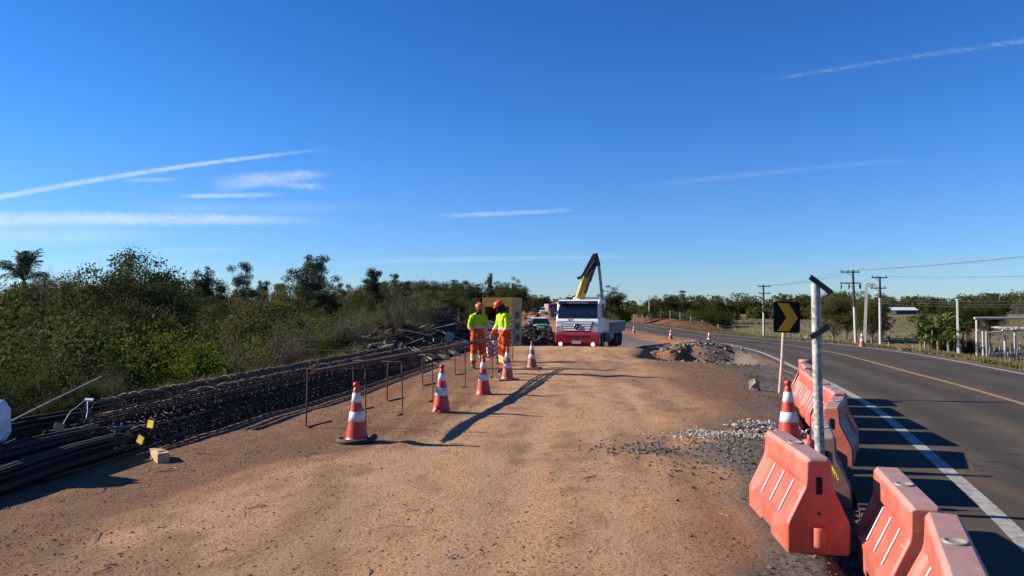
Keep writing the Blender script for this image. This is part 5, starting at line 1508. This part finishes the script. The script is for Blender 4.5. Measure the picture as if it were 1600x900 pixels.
for s_ in range(3):
    r2 = np.random.default_rng(500 + s_); u_ = lambda a, c: float(r2.uniform(a, c))
    etree('leafy', 10 + s_, 8, ('bark', 'leaf_dark'), [(0, 0, .62, .30, .34)] + [(u_(-.22, .22), u_(-.22, .22), u_(.38, .72), u_(.14, .2), u_(.12, .2)) for k in range(5)], 110, 27000, .108, .62)
    etree('olive', 20 + s_, 7, ('bark_grey', 'leaf_olive'), [(0, 0, .58, .28, .36)] + [(u_(-.26, .26), u_(-.26, .26), u_(.25, .7), u_(.12, .2), u_(.12, .2)) for k in range(5)], 95, 21000, .10, .52, tr=.12)
    etree('euca', 40 + s_, 12, ('bark_grey', 'leaf_euca'), [(u_(-.05, .05), u_(-.05, .05), z_, w_ * u_(.85, 1.15), .10) for z_, w_ in ((.34, .17), (.46, .20), (.58, .19), (.70, .165), (.81, .125), (.90, .075))], 95, 26000, .115, .55, tr=.17)
for s_ in range(2):
    r2 = np.random.default_rng(600 + s_)
    etree('narrow', 100 + s_, 12, ('bark', 'leaf_euca'), [(0, 0, .80, .095, .17), (.02, .01, .62, .085, .12), (-.03, 0, .5, .06, .08)], 46, 9000, .17, .60, tr=.14)
for s_ in range(3):
    proto('grey', 30 + s_, 6.5, ('bark_grey', 'leaf_grey'), tr=.09, n_main=12, levels=3, spread=.6, cb=.2, leaves=5200, lsize=.12, clump=.36, split=4, stems=1, up=.5)
    proto('bush', 50 + s_, 2.6, ('bark', 'leaf_dark'), tr=.035, n_main=6, levels=2, spread=.75, cb=.15, leaves=15000, lsize=.078, clump=.30, split=3, stems=6)
    proto('green', 60 + s_, 2.4, ('bark', 'leaf_green'), tr=.03, n_main=6, levels=2, spread=.7, cb=.15, leaves=13000, lsize=.080, clump=.26, split=3, stems=6)
    proto('brush', 70 + s_, 2.2, ('bark_grey', 'leaf_brown'), tr=.016, n_main=7, levels=2, spread=.55, cb=.2, leaves=2600, lsize=.075, clump=.16, split=4, stems=10, up=.6)
    proto('tallweed', 80 + s_, 3.2, ('bark_grey', 'leaf_grey'), tr=.018, n_main=9, levels=2, spread=.5, cb=.3, leaves=4200, lsize=.085, clump=.17, split=3, stems=9, up=.7)
for s_ in range(2):
    proto('bare', 90 + s_, 7, ('bark_grey', 'leaf_brown'), tr=.09, n_main=12, levels=4, spread=.58, cb=.25, leaves=260, lsize=.09, clump=.1, split=4, up=.55)
q = random.Random(77)
def plant(kind, px, d, top, label, cat, group=None, name=None, v=None, wide=1.0, x=None, fixed_h=None):
    x = X_(px, d) if x is None else x
    pr = PROTO[kind]; wm, cm, tp, ext = pr[q.randrange(len(pr)) if v is None else v % len(pr)]
    z0 = Hs(x, d); h_ = fixed_h if fixed_h else max(.5, Z_(top, d) - z0); s_ = h_ / tp
    nm = name or {'leafy': 'leafy_tree', 'olive': 'scrub_tree', 'grey': 'scrub_tree', 'euca': 'eucalyptus_tree', 'bush': 'bush', 'green': 'green_bush', 'brush': 'dry_brush', 'tallweed': 'tall_weed', 'bare': 'bare_tree', 'narrow': 'narrow_tree'}[kind]
    t = thing(nm, label, cat, (x, d, z0 - .05), q.uniform(0, 6.28), group)
    wd = s_ * q.uniform(.9, 1.12) * wide; t.scale = (wd, wd, s_)
    o = bpy.data.objects.new('trunk', wm); col.objects.link(o); o.parent = t
    if cm is not None:
        o = bpy.data.objects.new('crown' if cat == 'tree' else 'foliage', cm); col.objects.link(o); o.parent = t
    return t
def depth_l(px):                       # distance of the wood's edge on the left
    return float(np.interp(px, [-200, 0, 150, 300, 450, 600, 750, 860], [24, 26, 30, 38, 52, 78, 115, 165]))
# skyline trees one can pick out
solo = [
    ('leafy', 205, 36, 391, 'broad dark tree with a rounded top, tallest in the near wood', 1.1),
    ('bare', 108, 40, 404, 'bare leafless tree against the sky between the palm and the broad tree', 1.0),
    ('narrow', 319, 62, 417, 'narrow dark pointed tree on the skyline right of the broad tree', .8),
    ('euca', 381, 66, 410, 'loose-crowned tree rising over the wood right of the narrow pointed one', .85),
    ('euca', 486, 70, 399, 'tall clumped tree, highest on the middle of the left skyline', 1.05),
    ('narrow', 583, 92, 419, 'small dark round-headed tree on the skyline over the dry weeds', 1.0),
    ('euca', 619, 98, 428, 'open-crowned tree just right of the round-headed skyline tree', .9),
    ('euca', 765, 130, 427, 'thin tree with tufts of leaves above the orange helmets', .55),
    ('leafy', 806, 125, 433, 'dark dense tree above the yellow cabin', .80),
    ('leafy', 850, 178, 461, 'small dark tree left of the lorry cab', 1.0),
    ('leafy', 955, 120, 446, 'round green tree standing just right of the crane', 1.1),
    ('bare', 958, 128, 442, 'thin bare tree poking above the round green tree by the crane', .5),
]
for kind, px, d, top, lab, wd in solo:
    plant(kind, px, d, top, lab, 'tree', wide=wd)
GT_ = 'trees of the wood on the left'
sky_px = [-60, 0, 30, 60, 110, 150, 205, 250, 285, 320, 350, 380, 410, 440, 485, 520, 550, 583, 620, 650, 680, 705, 730, 765, 790, 830, 860]
sky_y = [420, 428, 430, 428, 426, 430, 415, 426, 424, 440, 432, 430, 434, 433, 428, 440, 444, 446, 432, 436, 440, 438, 442, 446, 444, 455, 470]
lab_ = {'leafy': 'dark leafy tree in the dense wood left of the works', 'olive': 'olive green scrub tree in the wood left of the works', 'grey': 'grey twiggy half-bare tree in the wood left of the works', 'euca': 'tall loose-leaved tree in the wood left of the works', 'bare': 'leafless tree in the wood left of the works'}
for row in range(4):
    px = -150.0 + row * 9
    while px < 850:
        d = depth_l(px) * (1.75 - .30 * row) * q.uniform(.93, 1.07)
        base = float(np.interp(px, sky_px, sky_y))
        top = base + ((0, 8, 26, 46)[row] if px < 540 else (-3, 2, 14, 30)[row]) + q.uniform(-3, 12)
        kind = q.choices(['leafy', 'olive', 'grey', 'euca', 'bare'], [(5, 3, 1, 2, 1), (6, 3, 1, 1, 1), (6, 4, 1, 0, 0), (7, 4, 1, 0, 0)][row])[0]
        if px > 560 and kind == 'grey': kind = 'olive'
        t = plant(kind, px, d, top, lab_[kind], 'tree', GT_ + ' ' + kind, wide=1.0 if kind != 'euca' else .8)
        px += q.uniform(.62, .95) * 2.0 * 2.5 / d * FP * (.5 if row else .5)
# row of trees beyond the road, right of the lorry
for k, (px, d, top, kind) in enumerate([(1000, 190, 470, 'olive'), (1022, 205, 462, 'leafy'), (1045, 200, 460, 'leafy'), (1066, 205, 454, 'euca'), (1085, 200, 463, 'leafy'), (1103, 205, 461, 'olive'), (1120, 195, 462, 'leafy'), (1136, 200, 466, 'leafy'), (985, 160, 476, 'green'), (1005, 150, 482, 'green'), (1028, 165, 482, 'bush'), (1050, 170, 484, 'bush'), (1072, 175, 484, 'green'), (1095, 178, 482, 'bush'), (1118, 180, 484, 'bush'), (1130, 182, 482, 'bush'), (965, 120, 474, 'green'), (980, 130, 482, 'green'), (945, 125, 478, 'bush')]):
    tree_ = kind in ('leafy', 'olive', 'euca')
    plant(kind, px, d, top, 'dark tree in the clump right of the lorry across the road' if tree_ else 'bush at the foot of the clump of trees across the road', 'tree' if tree_ else 'bush', 'clump across the road ' + ('trees' if tree_ else 'bushes'), wide=1.15)
# trees behind the utility poles
plant('olive', 1302, 112, 455, 'spreading olive tree left of the dark utility pole', 'tree', wide=1.55)
plant('leafy', 1322, 118, 459, 'dark tree directly behind the dark utility pole', 'tree', wide=1.0)
plant('olive', 1362, 106, 444, 'loose olive tree between the leaning concrete post and the pale-based pole', 'tree', wide=1.1)
plant('olive', 1376, 108, 470, 'low dark tree right of the pale-based utility pole', 'tree', wide=.75)
plant('bare', 1312, 93, 520, 'stunted bare branches at the foot of the dark utility pole', 'bare bush', name='bare_bush', wide=1.5)
plant('leafy', 1478, 90, 474, 'dark leafy tree rising out of the banana plants', 'tree', wide=.9)
plant('leafy', 1545, 96, 460, 'dark tree behind the banana plants', 'tree', wide=.95)
plant('leafy', 1510, 94, 463, 'dark tree close behind the slim white post', 'tree', wide=.95)
plant('bare', 1590, 120, 446, 'thin leafless tree at the right edge of the skyline', 'tree', wide=.8)
plant('leafy', 1452, 87, 486, 'low dark tree at the left of the banana plants', 'tree', wide=1.1)
plant('bush', 1515, 81, 522, 'dark bush right of the slim white post', 'bush', wide=1.0)
plant('bush', 1478, 82, 520, 'dark bush under the banana plants', 'bush', wide=1.1)
# far wood: hazy mass along the plain (one mass nobody could count)
def far_mass(name, x0, x1, y0, y1, n, h0, h1, per, ls, mat, seed, patch=.02):
    rg = np.random.default_rng(seed); Vs = []
    x = rg.uniform(x0, x1, n); y = rg.uniform(y0, y1, n); hh = h0 + (h1 - h0) * vnoise(x * patch, y * 0, seed) * rg.uniform(.65, 1.15, n)
    P = []
    for k in range(n):
        h_ = hh[k]; r_ = h_ * rg.uniform(.30, .48); m_ = int(per * (.5 + h_ / h1 * .7)); d = rg.normal(size=(m_, 3)); d /= np.linalg.norm(d, axis=1)[:, None]
        rr = rg.uniform(.72, 1.06, m_)[:, None] * (1 + .18 * np.sin(d[:, :1] * 5 + d[:, 2:] * 6 + k))
        c = np.array([x[k], y[k], -3.6 + h_ * .58]); p = c + d * rr * np.array([r_, r_, h_ * .42]); P.append(p)
        lo = rg.random((m_ // 2, 3)); P.append(np.stack([x[k] + (lo[:, 0] - .5) * 2.2 * r_, y[k] - lo[:, 1] * r_, -4.4 + lo[:, 2] * h_ * .6], 1))
    P = np.concatenate(P); V, F = leaf_quads(P, ls, rg, 0, .8)
    return tag(link(name, np_mesh(name, V, F), M[mat]), kind='stuff')
far_mass('far_wood', 50, 190, 430, 500, 44, 3.5, 9.5, 330, 1.0, 'leaf_dark', 61, .05)
far_mass('far_wood', 190, 420, 455, 520, 84, 4, 12.5, 330, 1.1, 'leaf_dark', 65, .045)
far_mass('far_wood', 100, 700, 640, 760, 210, 7.5, 17.5, 260, 1.5, 'leaf_olive', 62, .03)
far_mass('far_wood', 55, 120, 250, 290, 24, 3.5, 6, 320, .7, 'leaf_olive', 64)
far_mass('far_wood', -420, 40, 380, 480, 170, 7, 12, 300, 1.1, 'leaf_dark', 63)
# near bushes and dry growth at the foot of the wood
near = [('bush', -25, 15, 500), ('bush', 20, 14.5, 512), ('bush', 60, 17, 505), ('green', 128, 18, 522), ('bush', 35, 11.6, 560), ('bush', -5, 10.8, 585), ('grey', 60, 21, 480), ('bush', 5, 20, 470),
        ('tallweed', 90, 13, 590), ('bush', 180, 14, 562), ('tallweed', 165, 13, 575), ('bush', 140, 12, 590), ('bush', 100, 11.5, 600), ('bush', 60, 10.5, 612),
        ('green', 310, 20, 512), ('green', 292, 18.5, 530), ('green', 335, 20.5, 532), ('tallweed', 368, 22, 528), ('brush', 395, 22, 522), ('brush', 430, 23, 514), ('brush', 455, 23.5, 520), ('brush', 410, 21, 545), ('brush', 360, 20, 560), ('brush', 470, 24, 540),
        ('tallweed', 470, 27, 492), ('tallweed', 500, 28, 490), ('green', 508, 27, 520), ('tallweed', 530, 28, 486), ('green', 540, 27.5, 525), ('tallweed', 560, 30, 482), ('brush', 575, 28, 520), ('brush', 600, 29, 508), ('tallweed', 620, 31, 462), ('tallweed', 645, 32, 452), ('tallweed', 665, 33, 458), ('brush', 625, 30, 508), ('brush', 648, 31, 505), ('brush', 670, 33, 510), ('tallweed', 590, 32, 478), ('grey', 545, 36, 470), ('grey', 605, 40, 468), ('olive', 440, 34, 470), ('olive', 400, 32, 468), ('leafy', 240, 28, 470), ('olive', 340, 30, 470), ('bush', 690, 36, 488), ('tallweed', 690, 35, 470), ('bush', 715, 42, 486)]
nl = {'bush': ('dark glossy bush growing below the rod bundles on the left', 'bush'), 'green': ('bright green bush in the hollow behind the cages', 'bush'), 'brush': ('brown dry brush behind the cage stack', 'dry brush'), 'tallweed': ('tall grey-green weeds at the edge of the wood', 'tall weeds'), 'grey': ('grey twiggy tree at the near edge of the wood', 'tree'), 'olive': ('olive scrub tree at the near edge of the wood', 'tree'), 'leafy': ('dark leafy tree at the near edge of the wood', 'tree')}
for kind, px, d, top in near:
    plant(kind, px, d, top, nl[kind][0], nl[kind][1], 'growth at the edge of the wood ' + kind, wide=1.1)
# palm
def frond_mesh(seed, L, n, wid, droop, name, mat):
    rg = np.random.default_rng(seed); V = []; F = []
    pts = []
    for k in range(n + 1):
        f = k / n; pts.append(np.array([L * f * (1 - .18 * f), 0, L * (.95 * f - (droop + .25) * f * f)]))
    b = MB(); b.tube(pts, [.03 * (1 - .8 * k / n) for k in range(n + 1)], 4, cap=False)
    for k in range(2, n):
        for sy in (-1, 1):
            for j in range(2):
                p = pts[k] + (pts[min(k + 1, n)] - pts[k]) * (j * .5 + rg.random() * .2); l_ = wid * math.sin(PI * (.12 + .82 * k / n)) * rg.uniform(.8, 1.15)
                t_ = np.array([.45, sy * .8, -.15 + rg.normal() * .25]); t_ /= np.linalg.norm(t_)
                m_ = p + t_ * l_ * .55; e = p + t_ * l_ * .9 + np.array([0, 0, -l_ * .25]); w_ = np.array([.022, 0, 0.004])
                b.add([p - w_, p + w_, m_ + w_ * 1.2, m_ - w_ * 1.2, e], [(0, 1, 2, 3), (3, 2, 4)])
    me = b.mesh(name); me.materials.append(M[mat]); return me
def palm(px, d, top, hb, label, nf=17, L=2.4, mat='leaf_palm'):
    x = X_(px, d); z0 = Hs(x, d); zt = Z_(top, d)
    t = thing('palm_tree', label, 'tree', (x, d, z0 - .1)); h_ = zt - z0
    b = MB(); b.tube([(0, 0, 0), (.12, 0, h_ * .5), (.05, 0, h_ - .3), (.05, 0, h_)], [.19, .15, .15, .10], 9); b.build('trunk', M['bark_grey'], t)
    b = MB(); b.ball((.05, 0, h_ - .2), .16, 8, 6, 0, None, (1, 1, 1.8)); b.build('crown_shaft', M['leaf_green'], t)
    me = [frond_mesh(k, L, 14, .62, .42 + .2 * k, 'frond', mat) for k in range(3)]
    for k in range(nf):
        o = bpy.data.objects.new('frond', me[k % 3]); col.objects.link(o); o.parent = t; o.location = (.05, 0, h_)
        o.rotation_euler = (q.uniform(-.25, .25), R(q.uniform(-78, 5)), k * 2.4 + q.uniform(-.2, .2)); s_ = q.uniform(.8, 1.1); o.scale = (s_, s_, s_)
palm(36, 50, 438, 0, 'feathery palm tree at the left edge of the wood', 30, 2.6)
for px, d, top in ((8, 47, 442), (58, 46, 440), (36, 45, 452), (84, 44, 432)):
    plant('leafy', px, d, top, 'dark leafy tree crowding round the palm', 'tree', 'trees round the palm', wide=1.0)
# banana plants
def banana_leaf(seed, L, w_, up):
    rg = np.random.default_rng(seed); V = []; F = []; n = 9
    for k in range(n + 1):
        f = k / n; x = L * f * (1 - .12 * f); z = L * (up * f - (up * .55 + .45) * f * f); ww = w_ * math.sin(PI * min(1, .06 + .93 * f)) ** .7 * (.85 + .3 * rg.random())
        V += [(x, -ww, z - .35 * ww), (x, 0, z), (x, ww, z - .35 * ww)]
    for k in range(n):
        for j in range(2):
            if rg.random() < .88: F.append((k * 3 + j, k * 3 + j + 1, k * 3 + j + 4, k * 3 + j + 3))
    b = MB(); b.add(V, F); b.tube([(0, 0, 0), (L * .5, 0, L * (up * .5 - (up * .55 + .45) * .25) - .01)], .03, 4, cap=False)
    me = b.mesh('leaf'); me.materials.append(M['leaf_banana']); return me
bl = [banana_leaf(k, 2.3, .30, (1.5, 1.0, .65)[k % 3]) for k in range(6)]
for k, (px, d, h_) in enumerate([(1436, 82, 2.3), (1446, 81, 3.0), (1456, 83, 3.6), (1466, 81, 3.1), (1474, 83, 3.9), (1484, 81.5, 2.7), (1490, 83.5, 3.6), (1505, 82.5, 3.0)]):
    x = X_(px, d); z0 = Hs(x, d)
    t = thing('banana_plant', 'banana plant with ragged arching leaves beside the slim white post', 'banana plant', (x, d, z0 - .1), q.uniform(0, 6), 'banana plants by the white post')
    b = MB(); b.tube([(0, 0, 0), (q.uniform(-.15, .15), q.uniform(-.15, .15), h_ * .6), (q.uniform(-.2, .2), 0, h_)], [.15, .12, .07], 8); b.build('stem', M['banana_stem'], t)
    for j in range(9):
        o = bpy.data.objects.new('leaf', bl[(j + k) % 6]); col.objects.link(o); o.parent = t; o.location = (0, 0, h_ * q.uniform(.86, 1.0))
        o.rotation_euler = (q.uniform(-.2, .2), R(q.uniform(-40, 15)), j * 2.4 + q.uniform(-.3, .3)); s_ = q.uniform(.75, 1.15); o.scale = (s_, s_, s_)
palm(1480, 76, 532, 0, 'young palm with pale fronds at the foot of the banana plants', 12, 1.5, 'leaf_banana')

# ------------------------------------------------------------------ ground cover: grass tufts, pebbles, rubble
def tufts(name, pts, h_, n_bl, mat, seed, wd=.012):
    rg = np.random.default_rng(seed); n = len(pts) * n_bl
    base = np.repeat(pts, n_bl, 0) + np.concatenate([rg.normal(size=(n, 2)) * .07, np.zeros((n, 1))], 1)
    hh = (h_ * rg.uniform(.4, 1.2, n))[:, None]; a = rg.uniform(0, 2 * PI, n); ln = rg.uniform(.1, .8, n)
    dr = np.stack([np.cos(a) * ln, np.sin(a) * ln, np.ones(n)], 1); sd = np.stack([-np.sin(a), np.cos(a), np.zeros(n)], 1) * wd
    V = np.stack([base - sd, base + sd, base + dr * hh * .6 + sd * .7, base + dr * hh * .6 - sd * .7], 1).reshape(-1, 3)
    tip = base + dr * hh * np.array([1.25, 1.25, .95])
    V2 = np.stack([base + dr * hh * .6 - sd * .7, base + dr * hh * .6 + sd * .7, tip + sd * .1, tip - sd * .1], 1).reshape(-1, 3)
    V = np.concatenate([V, V2]); F = np.arange(len(V)).reshape(-1, 4)
    return tag(link(name, np_mesh(name, V, F), M[mat]), kind='stuff')
rg = np.random.default_rng(5)
yv = np.concatenate([rg.uniform(9, 60, 5200), rg.uniform(40, 110, 3000)]); dd = HALF + .55 + np.abs(rg.normal(size=len(yv))) * 6 + .1
xv = xc(yv) + dd / np.cos(hd(yv)); keep = (vnoise(xv * .5, yv * .5, 31) > .35) & (np.hypot((xv - 25.5) / 7, (yv - 33) / 5) > .8); xv, yv = xv[keep], yv[keep]
P = np.stack([xv, yv, H(xv, yv) - .01], 1)
tufts('verge_grass', P[::2], .22, 14, 'grass_dry', 1, .014); tufts('verge_grass', P[1::2], .17, 14, 'grass_green', 2, .014)
xv = rg.uniform(15, 190, 5000); yv = rg.uniform(85, 330, 5000); k_ = (xv / yv > .12) & (xv / yv < .78) & (road_d(xv, yv) > 14); xv, yv = xv[k_], yv[k_]
tufts('field_grass', np.stack([xv, yv, H(xv, yv)], 1), .5, 9, 'grass_dry', 3, .05)
yv = rg.uniform(5, 40, 2600); xv = x_front(yv) - 3.4 - np.abs(rg.normal(size=2600)) * 1.6
tufts('bank_grass', np.stack([xv, yv, H(xv, yv) - .02], 1), .35, 12, 'grass_green', 4, .012)
yv = rg.uniform(8, 24, 400); xv = xc(yv) - HALF - 1.2 - np.abs(rg.normal(size=400)) * .8; k_ = vnoise(xv, yv, 44) > .6
tufts('shoulder_weeds', np.stack([xv[k_], yv[k_], H(xv[k_], yv[k_])], 1), .07, 10, 'grass_green', 6, .006)

def stones(name, pts, sizes, mats, seed, sub=1, squash=.7, extra=None):
    """many broken stones in one mesh (random faceted lumps)"""
    rg = np.random.default_rng(seed); n = len(pts)
    base = np.array([(1, 0, 0), (-1, 0, 0), (0, 1, 0), (0, -1, 0), (0, 0, 1), (0, 0, -1), (.6, .6, .6), (-.6, .6, .6), (.6, -.6, .6), (-.6, -.6, .6), (.6, .6, -.6), (-.6, .6, -.6), (.6, -.6, -.6), (-.6, -.6, -.6)], float)
    T = []
    for sx, xi in ((1, 0), (-1, 1)):
        for sy, yi in ((1, 2), (-1, 3)):
            for sz, zi in ((1, 4), (-1, 5)):
                c = 6 + (0 if sx > 0 else 1) + (0 if sy > 0 else 2) + (0 if sz > 0 else 4)
                o = [(xi, yi, c), (yi, zi, c), (zi, xi, c)]
                if sx * sy * sz < 0: o = [(a[1], a[0], a[2]) for a in o]
                T += o
    T = np.array(T)
    V = base[None] * rg.uniform(.65, 1.25, (n, 14, 1)) * rg.uniform(.6, 1.3, (n, 1, 3)) * np.array([1, 1, squash])
    a = rg.uniform(0, 2 * PI, n); c, s = np.cos(a)[:, None], np.sin(a)[:, None]
    x = V[:, :, 0] * c - V[:, :, 1] * s; y = V[:, :, 0] * s + V[:, :, 1] * c; V = np.stack([x, y, V[:, :, 2]], 2)
    V = V * np.asarray(sizes)[:, None, None] + np.asarray(pts)[:, None, :]
    F = (T[None] + (np.arange(n) * 14)[:, None, None]).reshape(-1, 3)
    mi = np.repeat(rg.integers(0, len(mats), n), len(T)) if len(mats) > 1 else None
    me = np_mesh(name, V.reshape(-1, 3), F, mi=mi)
    return link(name, me, [M[m_] for m_ in mats])
# pebbles and clods over the dirt
n = 170000; yv = 2.6 + 26 * rg.random(n) ** 1.5; xv = rg.uniform(-1, 1, n) * (yv * .66 + .5)
lxx = np.interp(yv, [2, 5.66, 6.6, 7.64, 8.28, 8.76, 10, 14, 20], [-3.6, -3.2, -2.85, -2.6, -2.28, -1.5, -.9, -.5, 0])
dens = np.where(xv < lxx, 1.1, .34) * (.12 + 1.3 * vnoise(xv * 1.1, yv * .8, 51) ** 2.2 + .5 * (vnoise(xv * 5, yv * 4, 52) > .72)); dens = np.maximum(dens, ss(.5, 2, xv - .12 * yv - 1.0) * .9)
k_ = (rg.random(n) < dens) & (road_d(xv, yv) < -HALF - .5) & (xv > x_front(yv) + .05); xv, yv = xv[k_], yv[k_]
sz = .0016 + .010 * rg.random(len(xv)) ** 7 + .00038 * yv
tag(stones('loose_pebbles', np.stack([xv, yv, H(xv, yv) + sz * .12], 1), sz, ['pebble', 'pebble', 'pebble', 'pebble', 'clod', 'gravel'], 8, squash=.5), kind='stuff')
n = 9000; yv = 3 + 24 * rg.random(n) ** 1.3; dd = -HALF - .6 - np.abs(rg.normal(size=n)) * .9; xv = xc(yv) + dd
sz = .006 + .014 * rg.random(n) ** 2.5; k_ = rg.random(n) < .35 + .65 * vnoise(xv, yv, 53); xv, yv, sz = xv[k_], yv[k_], sz[k_]
for cx_, cy_, sx_, sy_, m_ in ((1.65, 8.75, .38, .22, 420), (3.0, 8.4, .8, .7, 1300)):
    ax = cx_ + rg.normal(size=m_) * sx_; ay = cy_ + rg.normal(size=m_) * sy_; xv = np.concatenate([xv, ax]); yv = np.concatenate([yv, ay]); sz = np.concatenate([sz, .007 + .015 * rg.random(m_) ** 2])
tag(stones('loose_gravel', np.stack([xv, yv, H(xv, yv) + sz * .2], 1), sz, ['gravel', 'gravel', 'clod'], 9), kind='stuff')
# pale rubble
def heap(name, label, cx_, cy_, sx_, sy_, hz, n, s0, s1, mats, seed, gxy=0.0):
    rg = np.random.default_rng(seed); x = rg.normal(size=n) * .5; y = rg.normal(size=n) * .5
    z = hz * np.exp(-(x * x + y * y) * 2.2) * rg.random(n)
    x = cx_ + x * sx_; y = cy_ + y * sy_ + gxy * (x - cx_); s_ = s0 + (s1 - s0) * rg.random(n) ** 2.5
    o = stones(name, np.stack([x, y, H(x, y) + z + s_ * .3], 1), s_, mats, seed)
    return tag(o, label, 'rubble', kind='stuff')
heap('white_rubble', 'scatter of white broken rubble on the dirt left of the orange barriers', 3.0, 9.75, .95, .42, .03, 2200, .003, .026, ['stone_white', 'stone_white', 'gravel'], 71)
heap('white_rubble', 'small white rubble heap behind the bright red cone', 3.78, 10.6, .5, .5, .09, 700, .006, .045, ['stone_white', 'gravel'], 72)
heap('broken_stone', 'broken stone tumbled down the far side of the pit by the road', 7.9, 34.2, 2.6, 2.2, .0, 900, .02, .12, ['stone', 'stone', 'clod', 'gravel'], 73)
heap('broken_stone', 'small broken stone caught on the steep far wall of the pit', 7.9, 31.9, 2.6, .7, .0, 420, .015, .09, ['stone', 'gravel', 'clod'], 79)
heap('broken_stone', 'pale broken stone on the spoil bank between the lorry and the road', 6.6, 41.5, 2.0, 7.5, .0, 560, .025, .16, ['stone', 'stone_white', 'stone', 'gravel', 'clod'], 74)
heap('broken_stone', 'line of stones along the near rim of the pit', 6.6, 24.3, 2.6, .8, .02, 260, .012, .07, ['stone', 'gravel', 'clod'], 75)
# larger single stones
GS = 'slabs of broken stone on the spoil bank'
for k, (x, y, s_) in enumerate([(6.9, 42.5, .30), (7.6, 41.2, .36), (8.1, 39.8, .26), (7.1, 38.9, .22), (8.5, 36.8, .2)]):
    o = stones('stone_slab', np.zeros((1, 3)), [s_], ['stone'], 200 + k, squash=.55); o.location = (x, y, Hs(x, y) + s_ * .3); o.rotation_euler = (.3, .35, k)
    tag(o, 'pale slab of broken stone on the spoil bank beyond the pit', 'stone', GS)
o = stones('grey_stone', np.zeros((1, 3)), [.16], ['stone'], 300, squash=1.0); o.location = (5.05, 15.5, Hs(5.05, 15.5) + .08); tag(o, 'grey stone slab at the foot of the chevron sign', 'stone')
# dark clods, timber scraps and steel plates behind the workers
for k, (cx_, cy_, sx_, sy_, hz, n) in enumerate([(-.9, 40, 3.2, 3.5, .5, 500), (1.4, 43.5, 2.6, 3, .35, 420), (-3.6, 36.5, 2.6, 4, .5, 500), (-5.6, 31, 2.0, 4, .4, 420), (-4.4, 26.5, 1.6, 2.2, .25, 260)]):
    heap('dark_spoil', ['dark lumps of spoil below the yellow cabin', 'dark lumps of spoil in front of the white and green car', 'dark lumps of spoil left of the yellow cabin', 'dark spoil and clods at the wood edge behind the cages', 'dark clods beyond the end of the cages'][k], cx_, cy_, sx_, sy_, hz, n * 2, .04, .22, ['clod', 'clod', 'rebar_dark'], 80 + k)
b = MB()
for k in range(110):
    cx_, cy_ = [(-3.9, 33.5), (-5.2, 29.5), (-3.0, 30.5), (-5.6, 26.5)][k % 4]
    x, y = cx_ + q.gauss(0, .9), cy_ + q.gauss(0, 1.5); z = Hs(x, y) + q.uniform(.02, .35); l_ = q.uniform(.5, 2.0); a = q.uniform(0, 6.28); e = q.uniform(-.2, .3)
    b.tube([(x, y, z), (x + l_ * math.cos(a) * math.cos(e), y + l_ * math.sin(a) * math.cos(e), z + l_ * math.sin(e))], q.uniform(.008, .03), 5, m=0 if q.random() < .3 else 1)
tag(b.build('scrap_branches', [M['wood_grey'], M['rebar_dark']]), 'tangle of cut branches and scrap poles behind the cages', 'cut branches', kind='stuff')
# stack of dark steel forms at the wood edge
GP = 'dark steel forms in a stack'
for k in range(8):
    x, y = -3.35 + q.uniform(-.06, .06), 34.5; z = Hs(-3.35, 34.5) - .15 + k * .17
    b = MB(); b.box((0, 0, .07), (1.6, 1.4, .10)); b.box((0, -.72, .07), (1.7, .06, .145)); 
    o = b.build('steel_form', M['dark_steel']); o.location = (x, y, z); o.rotation_euler = (0, 0, q.uniform(-.08, .08)); tag(o, 'dark flat steel form in the stack left of the workers', 'steel form', GP)
# pale sheet and timber ends lying near the workers
t_ = MB(); t_.box((0, 0, 0), (.30, .02, .40), 0, None, (R(-28), R(24), 0)); t_.box((.02, -.015, .01), (.3, .02, .05), 0, None, (R(-28), R(24), 0))
o = t_.build('pale_board', M['wood_grey']); o.location = (-2.35, 27.8, .52); tag(o, 'pale board propped on the spoil left of the workers', 'board')
for k, (x, y, l_, a, r_) in enumerate([(-2.35, 21.9, .95, 2.5, .03), (-2.5, 22.2, .9, 2.3, .025), (-2.3, 22.4, .8, 2.7, .02)]):
    b = MB(); b.tube([(x, y, Hs(x, y) + .10), (x + l_ * math.cos(a), y + l_ * math.sin(a), Hs(x, y) + .42)], r_, 6)
    tag(b.build('pale_stick', M['pale_branch']), 'pale cut stick lying on the dark logs left of the workers', 'stick', 'pale sticks left of the workers')
for k, (x, y, l_, a) in enumerate([(-1.98, 22.9, 2.0, 2.3), (-1.80, 24.6, 1.8, 2.2)]):
    t = thing('short_log', ['dark log with a white cut end left of the workers', 'dark log with a white cut end just behind the left worker'][k], 'log', (x, y, Hs(x, y) + .08))
    b = MB(); e = Vector((l_ * math.cos(a), l_ * math.sin(a), .02)); b.tube([(0, 0, 0), e], .085, 10); b.build('bark', M['wood_dark'], t)
    b = MB(); n_ = e.normalized(); b.tube([-n_ * .012, -n_ * .002], .068, 10); b.build('cut_end', M['stone_white'], t)

b = MB(); q = random.Random(31)
for k in range(120):
    y = 2.8 + 16 * q.random() ** 1.5; x = q.uniform(-.62, .62) * y; 
    if road_d(x, y) > -HALF - .6 or x < float(x_front(y)) + .1: continue
    a = q.uniform(0, 6.28); l_ = q.uniform(.05, .22); z = Hs(x, y) + .006; m_ = (x + l_ * .5 * math.cos(a + .2), y + l_ * .5 * math.sin(a + .2), z + .006)
    b.tube([(x, y, z), m_, (x + l_ * math.cos(a), y + l_ * math.sin(a), z)], q.uniform(.002, .0045), 4, m=0 if q.random() < .6 else 1)
tag(b.build('twigs', [M['bark'], M['pale_branch']]), kind='stuff')
